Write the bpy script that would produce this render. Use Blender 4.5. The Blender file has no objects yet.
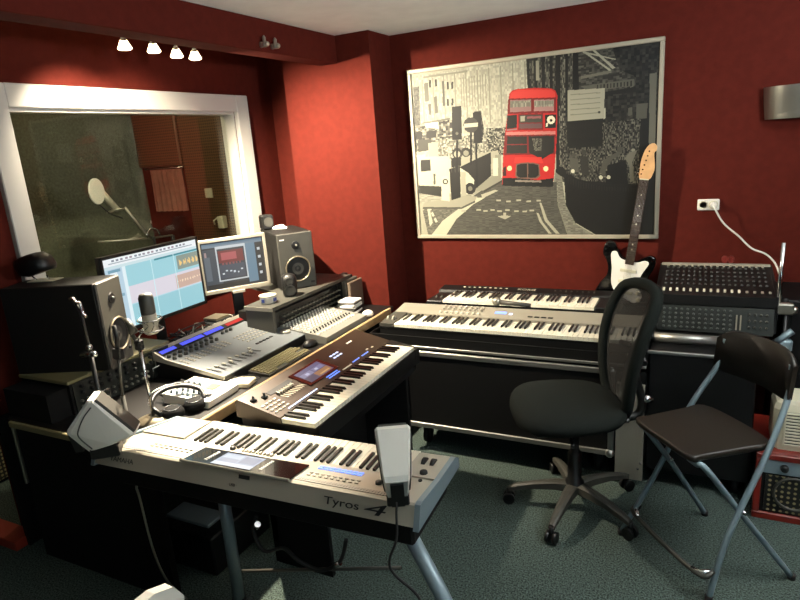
import bpy, math, random
import numpy as np
from mathutils import Matrix, Vector, Euler
random.seed(7)
PI = math.pi
C = bpy.context.scene.collection
S = bpy.context.scene

# ---------------------------------------------------------------- camera
cam = bpy.data.cameras.new('camera'); cam_o = bpy.data.objects.new('camera', cam); C.objects.link(cam_o)
cam.lens = 27.05; cam.sensor_width = 36; cam.clip_start = .02
cam_o.matrix_world = Matrix(((0.896471, -0.047300, 0.440570, 0), (0.437162, 0.256665, -0.861982, 0),
                             (-0.072307, 0.965342, 0.250771, 1.6), (0, 0, 0, 1)))
S.camera = cam_o
# ---------------------------------------------------------------- colour management, world, lights
S.view_settings.view_transform = 'Standard'; S.view_settings.look = 'None'
S.view_settings.exposure = 0.0; S.view_settings.gamma = 1.0; S.view_settings.use_curve_mapping = False
w = bpy.data.worlds.new('world'); S.world = w; w.use_nodes = True
w.node_tree.nodes['Background'].inputs[0].default_value = (.55, .62, .62, 1)
w.node_tree.nodes['Background'].inputs[1].default_value = 0.06

def area(name, loc, target, sx, sy, power, col):
    l = bpy.data.lights.new(name, 'AREA'); l.shape = 'RECTANGLE'; l.size = sx; l.size_y = sy; l.energy = power; l.color = col
    o = bpy.data.objects.new(name, l); C.objects.link(o); o.location = loc
    o.rotation_euler = (Vector(target) - Vector(loc)).to_track_quat('-Z', 'Y').to_euler(); return o
# added unseen fills: cool light from behind the camera, and one lifting the ceiling
area('rear_cool_fill', (1.6, -1.9, 1.6), (-.6, 2.4, .4), 1.4, 1.1, 14, (.68, .92, 1))
area('ceiling_fill', (1.15, 1.6, 1.72), (.9, 1.7, 2.3), .4, .4, 98, (.93, .97, 1))
def spot(name, loc, target, power, col, size, blend=.85, r=.025):
    l = bpy.data.lights.new(name, 'SPOT'); l.energy = power; l.color = col; l.spot_size = math.radians(size); l.spot_blend = blend; l.shadow_soft_size = r
    o = bpy.data.objects.new(name, l); C.objects.link(o); o.location = loc
    o.rotation_euler = (Vector(target) - Vector(loc)).to_track_quat('-Z', 'Y').to_euler(); return o
WARM = (1, .86, .66)
SPOTS = [((-2.187, 1.933, 2.06), (-2.62, 1.98, 1.72), 160, 84), ((-2.174, 2.075, 2.06), (-2.60, 2.30, 1.70), 80, 84),
         ((-2.194, 2.225, 2.055), (-1.80, 3.1, 1.15), 930, 112), ((-2.188, 2.335, 2.055), (-1.62, 1.22, .6), 1500, 50)]
for l_, t_, p_, s_ in SPOTS: spot('spot_light', l_, t_, p_, WARM, s_)
lp = bpy.data.lights.new('booth_light', 'POINT'); lp.energy = 12; lp.color = (1, .8, .55); lp.shadow_soft_size = .1
lo = bpy.data.objects.new('booth_light', lp); C.objects.link(lo); lo.location = (-3.15, 2.75, 2.1)

# ---------------------------------------------------------------- materials
def lin(c):
    return tuple(((v / 12.92) if v <= .04045 else ((v + .055) / 1.055) ** 2.4) for v in c)
def mat(name, col, rough=.5, metal=0, noise=0, nscale=200, bump=0, emit=None, es=1, spec=.5, coat=0):
    m = bpy.data.materials.new(name); m.use_nodes = True; nt = m.node_tree; b = nt.nodes['Principled BSDF']
    c = lin(col) + (1,)
    b.inputs['Base Color'].default_value = c; b.inputs['Roughness'].default_value = rough; b.inputs['Metallic'].default_value = metal
    b.inputs['Specular IOR Level'].default_value = spec; b.inputs['Coat Weight'].default_value = coat
    if noise or bump:
        tc = nt.nodes.new('ShaderNodeTexCoord'); n = nt.nodes.new('ShaderNodeTexNoise'); n.inputs['Scale'].default_value = nscale; n.inputs['Detail'].default_value = 4
        nt.links.new(tc.outputs['Object'], n.inputs['Vector'])
        if noise:
            mx = nt.nodes.new('ShaderNodeMix'); mx.data_type = 'RGBA'
            mx.inputs[6].default_value = tuple(v * (1 - noise) for v in c[:3]) + (1,); mx.inputs[7].default_value = tuple(min(1, v * (1 + noise)) for v in c[:3]) + (1,)
            rp = nt.nodes.new('ShaderNodeMapRange'); rp.inputs[1].default_value = .35; rp.inputs[2].default_value = .65
            nt.links.new(n.outputs['Fac'], rp.inputs[0]); nt.links.new(rp.outputs[0], mx.inputs[0]); nt.links.new(mx.outputs[2], b.inputs['Base Color'])
        if bump:
            bp = nt.nodes.new('ShaderNodeBump'); bp.inputs['Strength'].default_value = bump; bp.inputs['Distance'].default_value = .004
            nt.links.new(n.outputs['Fac'], bp.inputs['Height']); nt.links.new(bp.outputs['Normal'], b.inputs['Normal'])
    if emit: b.inputs['Emission Color'].default_value = lin(emit) + (1,); b.inputs['Emission Strength'].default_value = es
    return m
M = {}
M['red_wall'] = mat('red_wall_paint', (.30, .102, .073), .85, noise=.08, nscale=25, bump=.15, spec=.08)
M['ceil'] = mat('ceiling_paint', (.93, .93, .91), .9, noise=.03, nscale=10)
M['carpet'] = mat('dark_speckled_carpet', (.27, .315, .295), .95, noise=.7, nscale=160, bump=.8, spec=.1)
M['booth_foam'] = mat('booth_foam', (.34, .35, .29), .9, noise=.15, nscale=60, bump=.5, spec=.1)
M['booth_brown'] = mat('booth_brown_foam', (.42, .30, .2), .9, noise=.3, nscale=70, bump=.6, spec=.1)
M['frame_grey'] = mat('window_frame_paint', (.74, .73, .70), .45)
M['black'] = mat('black_plastic', (.04, .04, .04), .45)
M['black_matt'] = mat('black_matt', (.02, .02, .02), .8, spec=.25)
M['black_vinyl'] = mat('black_vinyl_wood', (.05, .048, .042), .6, noise=.2, nscale=300, bump=.1, spec=.3)
M['case_black'] = mat('case_laminate', (.035, .035, .035), .55, spec=.3)
M['dark_grey'] = mat('dark_grey_plastic', (.24, .235, .21), .5)
M['silver'] = mat('silver_plastic', (.62, .60, .54), .38, metal=.3)
M['silver_lt'] = mat('light_silver_plastic', (.68, .66, .60), .35, metal=.2)
M['alu'] = mat('aluminium', (.62, .62, .60), .38, metal=.85)
M['chrome'] = mat('chrome', (.8, .8, .8), .15, metal=1)
M['steel_leg'] = mat('grey_coated_steel', (.50, .57, .60), .38, metal=.3)
M['wkey'] = mat('white_key', (.90, .88, .80), .25)
M['bkey'] = mat('black_key', (.03, .03, .03), .3)
M['wood_edge'] = mat('pale_wood_edge', (.70, .58, .42), .5, noise=.1, nscale=40)
M['desk'] = mat('black_desk_laminate', (.07, .06, .055), .5, spec=.3)
M['olive_edge'] = mat('worn_beige_edge', (.45, .42, .29), .6)
M['white_pl'] = mat('white_plastic', (.88, .87, .83), .4)
M['cream'] = mat('cream_plastic', (.80, .78, .68), .45)
M['grey_panel'] = mat('grey_console_panel', (.40, .42, .43), .45)
M['brown_panel'] = mat('brown_metallic_panel', (.23, .185, .145), .42, metal=.35)
M['green_grey'] = mat('dark_green_rack_panel', (.09, .105, .085), .45)
M['seat_fab'] = mat('dark_seat_fabric', (.09, .105, .095), .9, noise=.15, nscale=400, bump=.2, spec=.15)
M['chair_vinyl'] = mat('brown_black_vinyl', (.13, .11, .085), .42, noise=.1, nscale=80)
M['maple'] = mat('maple_wood', (.80, .62, .42), .4, noise=.08, nscale=30)
M['rosewood'] = mat('rosewood', (.20, .15, .11), .5)
M['gloss_black'] = mat('gloss_black_lacquer', (.02, .02, .02), .12, coat=.6)
M['red_paint'] = mat('red_painted_metal', (.42, .10, .055), .45)
M['orange_red'] = mat('orange_red_slab', (.62, .20, .12), .6)
M['rubber'] = mat('rubber', (.05, .05, .05), .7)
M['paper'] = mat('paper_white', (.88, .87, .84), .8)
M['blue_tape'] = mat('blue_label', (.18, .25, .50), .5)
M['lamp_off'] = mat('brushed_metal_lamp', (.66, .65, .6), .3, metal=.85)
M['bulb'] = mat('bulb_glow', (1, .95, .8), .4, emit=(1, .9, .7), es=14)
M['lcd_blue'] = mat('blue_lcd', (.1, .1, .6), .3, emit=(.32, .36, .92), es=1)
M['lcd_red'] = mat('red_led_display', (.3, .05, .05), .3, emit=(.75, .12, .12), es=.8)
M['led_white'] = mat('lit_white_button', (.8, .85, 1), .3, emit=(.8, .85, 1), es=1)
M['led_blue'] = mat('lit_blue_button', (.4, .5, .9), .3, emit=(.45, .6, 1), es=1)
M['grey_light'] = mat('pale_grey_panel', (.48, .48, .45), .45)
M['knob_grey'] = mat('grey_knob', (.27, .29, .28), .5)
M['poster_frame'] = mat('satin_pale_frame', (.60, .57, .50), .5, metal=.2)
M['red_cloth'] = mat('dull_pink_cloth', (.62, .42, .36), .9, noise=.1, nscale=20)
M['binder'] = mat('book_spine', (.35, .30, .25), .6)
M['skin_gold'] = mat('champagne_metal', (.50, .46, .38), .4, metal=.6)
M['foam_grille'] = mat('speaker_cone', (.08, .08, .075), .7)
def mat_vc(name, emission=0, rough=.5, spec=.5):
    m = bpy.data.materials.new(name); m.use_nodes = True; nt = m.node_tree; b = nt.nodes['Principled BSDF']
    a = nt.nodes.new('ShaderNodeVertexColor'); a.layer_name = 'Col'
    b.inputs['Roughness'].default_value = rough; b.inputs['Specular IOR Level'].default_value = spec
    if emission:
        b.inputs['Base Color'].default_value = (.02, .02, .02, 1)
        nt.links.new(a.outputs['Color'], b.inputs['Emission Color']); b.inputs['Emission Strength'].default_value = emission
    else: nt.links.new(a.outputs['Color'], b.inputs['Base Color'])
    return m
M['print'] = mat_vc('poster_print', 0, .55, .3)
M['screen'] = mat_vc('screen_image', 1.0, .3)
def mat_mix_transparent(name, col, alpha, rough, fresnel=False):
    m = bpy.data.materials.new(name); m.use_nodes = True; nt = m.node_tree; b = nt.nodes['Principled BSDF']
    b.inputs['Base Color'].default_value = lin(col) + (1,); b.inputs['Roughness'].default_value = rough
    t = nt.nodes.new('ShaderNodeBsdfTransparent'); x = nt.nodes.new('ShaderNodeMixShader'); o = nt.nodes['Material Output']
    nt.links.new(t.outputs[0], x.inputs[1]); nt.links.new(b.outputs[0], x.inputs[2]); nt.links.new(x.outputs[0], o.inputs[0])
    x.inputs[0].default_value = alpha
    return m
M['chair_mesh'] = mat_mix_transparent('chair_mesh_fabric', (.06, .06, .055), .86, .8)
def glass_mat():
    m = bpy.data.materials.new('window_glass'); m.use_nodes = True; nt = m.node_tree; nt.nodes.remove(nt.nodes['Principled BSDF'])
    t = nt.nodes.new('ShaderNodeBsdfTransparent'); t.inputs[0].default_value = (.86, .88, .84, 1)
    g = nt.nodes.new('ShaderNodeBsdfGlossy'); g.inputs['Roughness'].default_value = .02
    x = nt.nodes.new('ShaderNodeMixShader'); lw = nt.nodes.new('ShaderNodeLayerWeight'); lw.inputs[0].default_value = .5; f = nt.nodes.new('ShaderNodeMath'); f.operation = 'POWER'; f.inputs[1].default_value = 5
    f2 = nt.nodes.new('ShaderNodeMath'); f2.operation = 'MULTIPLY_ADD'; f2.inputs[1].default_value = .6; f2.inputs[2].default_value = .035
    nt.links.new(lw.outputs['Facing'], f.inputs[0]); nt.links.new(f.outputs[0], f2.inputs[0]); nt.links.new(f2.outputs[0], x.inputs[0]); nt.links.new(t.outputs[0], x.inputs[1]); nt.links.new(g.outputs[0], x.inputs[2])
    nt.links.new(x.outputs[0], nt.nodes['Material Output'].inputs[0]); return m
M['glass'] = glass_mat()
def grille_mat(name, hole, rim, scale):
    m = bpy.data.materials.new(name); m.use_nodes = True; nt = m.node_tree; b = nt.nodes['Principled BSDF']
    tc = nt.nodes.new('ShaderNodeTexCoord'); v = nt.nodes.new('ShaderNodeTexVoronoi'); v.inputs['Scale'].default_value = scale; v.inputs['Randomness'].default_value = 0
    r = nt.nodes.new('ShaderNodeMapRange'); r.inputs[1].default_value = .3; r.inputs[2].default_value = .38
    x = nt.nodes.new('ShaderNodeMix'); x.data_type = 'RGBA'; x.inputs[6].default_value = lin(hole) + (1,); x.inputs[7].default_value = lin(rim) + (1,)
    nt.links.new(tc.outputs['Object'], v.inputs['Vector']); nt.links.new(v.outputs['Distance'], r.inputs[0]); nt.links.new(r.outputs[0], x.inputs[0]); nt.links.new(x.outputs[2], b.inputs['Base Color'])
    b.inputs['Roughness'].default_value = .5; return m
M['perf'] = grille_mat('perforated_grille', (.05, .05, .04), (.62, .6, .55), 110)
M['cab_grille'] = grille_mat('cabinet_grille', (.55, .5, .36), (.06, .06, .05), 45)
M['foam_tiles'] = grille_mat('booth_mesh_foam', (.22, .16, .10), (.38, .28, .18), 50)

# ---------------------------------------------------------------- mesh builder
class G:
    def __init__(s): s.v = []; s.f = []; s.mi = []; s.sm = []; s.m = 0; s.T = None
    def add(s, vs, fs, smooth=False):
        o = len(s.v)
        for p in vs:
            p = Vector(p); s.v.append(tuple(s.T @ p) if s.T else tuple(p))
        for f in fs: s.f.append([i + o for i in f]); s.mi.append(s.m); s.sm.append(smooth)
        return s
    def box(s, x0, x1, y0, y1, z0, z1, b=0):
        if x0 > x1: x0, x1 = x1, x0
        if y0 > y1: y0, y1 = y1, y0
        if z0 > z1: z0, z1 = z1, z0
        b = min(b, (x1 - x0) * .49, (y1 - y0) * .49, (z1 - z0) * .49)
        if b <= 0:
            vs = [(x, y, z) for z in (z0, z1) for x, y in ((x0, y0), (x1, y0), (x1, y1), (x0, y1))]
            return s.add(vs, [(0, 3, 2, 1), (4, 5, 6, 7), (0, 1, 5, 4), (1, 2, 6, 5), (2, 3, 7, 6), (3, 0, 4, 7)])
        vs = []; idx = {}
        for i, x in enumerate((x0, x1)):
            for j, y in enumerate((y0, y1)):
                for k, z in enumerate((z0, z1)):
                    dx, dy, dz = (b, -b)[i], (b, -b)[j], (b, -b)[k]
                    for a, p in enumerate(((x, y + dy, z + dz), (x + dx, y, z + dz), (x + dx, y + dy, z))):
                        idx[i, j, k, a] = len(vs); vs.append(p)
        fs = []
        for i in (0, 1):
            fs.append([idx[i, 0, 0, 0], idx[i, 1, 0, 0], idx[i, 1, 1, 0], idx[i, 0, 1, 0]][::(-1 if i == 0 else 1)])
            fs.append([idx[0, i, 0, 1], idx[1, i, 0, 1], idx[1, i, 1, 1], idx[0, i, 1, 1]][::(1 if i == 0 else -1)])
            fs.append([idx[0, 0, i, 2], idx[1, 0, i, 2], idx[1, 1, i, 2], idx[0, 1, i, 2]][::(-1 if i == 0 else 1)])
        for i in (0, 1):
            for j in (0, 1):
                fs.append([idx[i, j, 0, 0], idx[i, j, 1, 0], idx[i, j, 1, 1], idx[i, j, 0, 1]])
                fs.append([idx[i, 0, j, 0], idx[i, 1, j, 0], idx[i, 1, j, 2], idx[i, 0, j, 2]])
                fs.append([idx[0, i, j, 1], idx[1, i, j, 1], idx[1, i, j, 2], idx[0, i, j, 2]])
                for k in (0, 1): fs.append([idx[i, j, k, 0], idx[i, j, k, 1], idx[i, j, k, 2]])
        return s.add(vs, fs)
    def prism(s, poly, a, b, axis='x', smooth=False):
        n = len(poly)
        def P(t, p): return {'x': (t, p[0], p[1]), 'y': (p[0], t, p[1]), 'z': (p[0], p[1], t)}[axis]
        vs = [P(a, p) for p in poly] + [P(b, p) for p in poly]
        s.add(vs, [[i, (i + 1) % n, n + (i + 1) % n, n + i] for i in range(n)], smooth)
        o = len(s.v) - 2 * n
        s.f += [[o + i for i in range(n)][::-1], [o + n + i for i in range(n)]]; s.mi += [s.m] * 2; s.sm += [False] * 2
        return s
    def loft(s, rings, smooth=True, caps=True, closed=True):
        n = len(rings[0]); vs = [p for r in rings for p in r]; fs = []
        for k in range(len(rings) - 1):
            for i in range(n if closed else n - 1):
                j = (i + 1) % n; fs.append([k * n + i, k * n + j, (k + 1) * n + j, (k + 1) * n + i])
        s.add(vs, fs, smooth)
        if caps:
            o = len(s.v) - len(vs)
            s.f += [[o + i for i in range(n)][::-1], [o + (len(rings) - 1) * n + i for i in range(n)]]; s.mi += [s.m] * 2; s.sm += [False] * 2
        return s
    def cyl(s, p0, p1, r0, r1=None, n=14, smooth=True):
        r1 = r0 if r1 is None else r1; p0 = Vector(p0); p1 = Vector(p1); d = (p1 - p0).normalized()
        a = d.orthogonal().normalized(); b = d.cross(a)
        R = lambda p, r: [p + a * (r * math.cos(2 * PI * i / n)) + b * (r * math.sin(2 * PI * i / n)) for i in range(n)]
        return s.loft([R(p0, r0), R(p1, r1)], smooth)
    def lathe(s, prof, c=(0, 0, 0), n=20, axis='z'):
        rings = []
        for r, z in prof:
            ring = []
            for i in range(n):
                t = 2 * PI * i / n; x, y = r * math.cos(t), r * math.sin(t)
                p = {'z': (x, y, z), 'x': (z, x, y), 'y': (y, z, x)}[axis]
                ring.append((p[0] + c[0], p[1] + c[1], p[2] + c[2]))
            rings.append(ring)
        return s.loft(rings)
    def tube(s, pts, r, n=8, closed=False, res=0):
        pts = [Vector(p) for p in pts]
        if res and len(pts) > 2:
            q = []; N = len(pts)
            for i in range(N if closed else N - 1):
                p0 = pts[(i - 1) % N] if closed or i > 0 else pts[i]; p1 = pts[i]; p2 = pts[(i + 1) % N]; p3 = pts[(i + 2) % N] if closed or i < N - 2 else p2
                for k in range(res):
                    t = k / res
                    q.append(.5 * ((2 * p1) + (p2 - p0) * t + (2 * p0 - 5 * p1 + 4 * p2 - p3) * t * t + (3 * p1 - p0 - 3 * p2 + p3) * t ** 3))
            if not closed: q.append(pts[-1])
            pts = q
        N = len(pts); rings = []; up = None
        for i, p in enumerate(pts):
            d = (pts[(i + 1) % N] - pts[i - 1]) if closed else (pts[min(i + 1, N - 1)] - pts[max(i - 1, 0)])
            d.normalize()
            up = (up - d * up.dot(d)).normalized() if up and (up - d * up.dot(d)).length > 1e-4 else d.orthogonal().normalized()
            b = d.cross(up); rr = r[i] if isinstance(r, (list, tuple)) and len(r) == N else r
            rings.append([p + up * (rr * math.cos(2 * PI * k / n)) + b * (rr * math.sin(2 * PI * k / n)) for k in range(n)])
        if closed: rings.append(rings[0])
        return s.loft(rings, caps=not closed)
    def ball(s, c, rx, ry=None, rz=None, n=14, m=8):
        ry = rx if ry is None else ry; rz = rx if rz is None else rz
        return s.loft([[(c[0] + rx * math.sin(PI * k / m) * math.cos(2 * PI * i / n), c[1] + ry * math.sin(PI * k / m) * math.sin(2 * PI * i / n), c[2] - rz * math.cos(PI * k / m)) for i in range(n)]
                       for k in [.02] + list(range(1, m)) + [m - .02]])
    def mesh(s, name, mats):
        me = bpy.data.meshes.new(name); me.from_pydata(s.v, [], s.f)
        me.polygons.foreach_set('material_index', s.mi); me.polygons.foreach_set('use_smooth', s.sm)
        for m in (mats if isinstance(mats, (list, tuple)) else [mats]): me.materials.append(M[m] if isinstance(m, str) else m)
        me.validate(); me.update(); return me
    def build(s, name, mats, parent=None, loc=None, rot=None):
        o = bpy.data.objects.new(name, s.mesh(name, mats)); C.objects.link(o)
        if parent: o.parent = parent
        if loc: o.location = loc
        if rot: o.rotation_euler = rot
        return o
def tag(o, label=None, cat=None, group=None, kind=None):
    if label: o['label'] = label
    if cat: o['category'] = cat
    if group: o['group'] = group
    if kind: o['kind'] = kind
    return o
def thing(name, label, cat, loc=(0, 0, 0), rz=0, group=None, mtx=None):
    o = bpy.data.objects.new(name, None); C.objects.link(o); o.empty_display_size = .05
    if mtx: o.matrix_world = mtx
    else: o.location = loc; o.rotation_euler = (0, 0, rz)
    return tag(o, label, cat, group)
def inst(src, parent, loc, rot=None):
    o = src.copy(); C.objects.link(o); o.parent = parent; o.location = loc
    if rot: o.rotation_euler = rot
    return o
def many(name, g, mats, parent, locs, rot=None):
    first = None
    for p in locs:
        if first is None: first = g.build(name, mats, parent, p, rot)
        else: inst(first, parent, p, rot)
    return first
def struct(name, g, mats):
    o = g.build(name, mats); o['kind'] = 'structure'; return o
def lettering(parent, text, size, mtx, m, name='lettering', extrude=.0006, shear=0, width=None):
    cu = bpy.data.curves.new(name, 'FONT'); cu.body = text; cu.size = size; cu.extrude = extrude; cu.align_x = 'CENTER'; cu.align_y = 'CENTER'; cu.shear = shear
    t = bpy.data.objects.new('tmp', cu); C.objects.link(t); bpy.context.view_layer.update()
    me = bpy.data.meshes.new_from_object(t.evaluated_get(bpy.context.evaluated_depsgraph_get())); bpy.data.objects.remove(t)
    if width:
        xs = [v.co.x for v in me.vertices]; k = width / (max(xs) - min(xs))
        for v in me.vertices: v.co.x *= k
    me.materials.clear(); me.materials.append(M[m])
    o = bpy.data.objects.new(name, me); C.objects.link(o); o.parent = parent; o.matrix_local = mtx; return o
def frame_m(loc, xa, ya):
    x = Vector(xa).normalized(); y = Vector(ya); y = (y - x * x.dot(y)).normalized(); z = x.cross(y)
    return Matrix(((x.x, y.x, z.x, loc[0]), (x.y, y.y, z.y, loc[1]), (x.z, y.z, z.z, loc[2]), (0, 0, 0, 1)))
# flat picture painted face by face (posters, screens)
def paint(ops, nx, ny, base, seed=1):
    rs = np.random.RandomState(seed); U, V = np.meshgrid((np.arange(nx) + .5) / nx, (np.arange(ny) + .5) / ny)
    A = np.zeros((ny, nx, 3)); A[:] = base
    for kind, c, poly in ops:
        ins = np.zeros((ny, nx), bool); n = len(poly)
        for i in range(n):
            (x0, y0), (x1, y1) = poly[i], poly[(i + 1) % n]
            if y0 == y1: continue
            cond = ((V < y0) != (V < y1)); ins ^= cond & (U < (x1 - x0) * (V - y0) / (y1 - y0) + x0)
        if kind == 'p': A[ins] = c
        elif kind == 'n':
            lo, hi, (cx, cy) = c
            gx, gy = (U / cx).astype(int), (V / cy).astype(int); T = rs.rand(gy.max() + 2, gx.max() + 2)
            k = lo + (hi - lo) * T[gy, gx] ** 1.3; A[ins] = (k[..., None] * np.array([1, .99, .87]))[ins]
        elif kind == 's':
            col, per, duty = c; A[ins & (np.mod(U / per, 1) < duty)] = col
    return A
def painted(name, A, W, Hh, parent, mtx, m):
    ny, nx = A.shape[:2]
    xs = (np.arange(nx + 1) / nx - .5) * W; zs = (np.arange(ny + 1) / ny - .5) * Hh
    X, Z = np.meshgrid(xs, zs); co = np.stack([X, Z, np.zeros_like(X)], -1).reshape(-1, 3)
    i, j = np.meshgrid(np.arange(nx), np.arange(ny)); a = (j * (nx + 1) + i).ravel(); F = np.stack([a, a + 1, a + nx + 2, a + nx + 1], -1)
    me = bpy.data.meshes.new(name); me.vertices.add(len(co)); me.vertices.foreach_set('co', co.ravel())
    me.loops.add(F.size); me.loops.foreach_set('vertex_index', F.ravel()); me.polygons.add(len(F)); me.polygons.foreach_set('loop_start', np.arange(len(F)) * 4)
    me.update(calc_edges=True)
    L = np.where(A <= .04045, A / 12.92, ((A + .055) / 1.055) ** 2.4)
    col = np.concatenate([np.repeat(L.reshape(-1, 3), 4, 0), np.ones((len(F) * 4, 1))], 1)
    at = me.color_attributes.new('Col', 'FLOAT_COLOR', 'CORNER'); at.data.foreach_set('color', col.ravel())
    me.materials.append(M[m]); o = bpy.data.objects.new(name, me); C.objects.link(o); o.parent = parent; o.matrix_local = mtx; return o
def rect(c, u0, v0, u1, v1): return ('p', c, [(u0, v0), (u1, v0), (u1, v1), (u0, v1)])

# ================================================================ STRUCTURE
struct('floor', G().box(-4.1, 2.2, -2.6, 3.6, -.05, 0), 'carpet')
struct('ceiling', G().box(-4.1, 2.2, -2.6, 3.6, 2.225, 2.28), 'ceil')
struct('wall_back', G().box(-2.72, 2.2, 3.452, 3.6, 0, 2.225), 'red_wall')
struct('wall_right', G().box(2.1, 2.2, -2.5, 3.452, 0, 2.225), 'red_wall')
struct('wall_front', G().box(-4.1, 2.2, -2.6, -2.5, 0, 2.225), 'red_wall')
# left wall with the studio window and the booth doorway
g = G()
for a in ((-2.5, .45, 0, 2.225), (.45, 1.35, 2.02, 2.225), (1.35, 1.64, 0, 2.225), (3.06, 3.452, 0, 2.225), (1.64, 3.06, 0, .95), (1.64, 3.06, 1.87, 2.225)):
    g.box(-2.72, -2.62, a[0], a[1], a[2], a[3])
struct('wall_left', g, 'red_wall')
struct('wall_pillar', G().box(-2.31, -1.705, 3.19, 3.452, 0, 2.225), 'red_wall')
struct('trim_1', G().box(-2.04, -1.92, -2.5, 3.19, 2.075, 2.225, .004), 'red_wall')
# booth
struct('wall_booth_back', G().box(-4.1, -4.0, -2.5, 3.6, 0, 2.225), 'booth_foam')
struct('wall_booth_end', G().box(-4.0, -2.72, 3.5, 3.6, 0, 2.225), 'red_wall')
# window
wo = struct('window_1', G().box(-2.69, -2.68, 1.64, 3.06, .95, 1.87), 'glass')
g = G()
for a in ((1.55, 1.645, .86, 1.962), (3.06, 3.168, .86, 1.962), (1.645, 3.06, 1.865, 1.962), (1.645, 3.06, .86, .952)): g.box(-2.622, -2.59, *a, b=.004)
for a in ((1.64, 1.66, .95, 1.87), (3.045, 3.06, .95, 1.87), (1.66, 3.045, 1.85, 1.87), (1.66, 3.045, .95, .965)): g.box(-2.72, -2.622, *a)
g.build('window_frame', 'frame_grey', wo)
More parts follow.
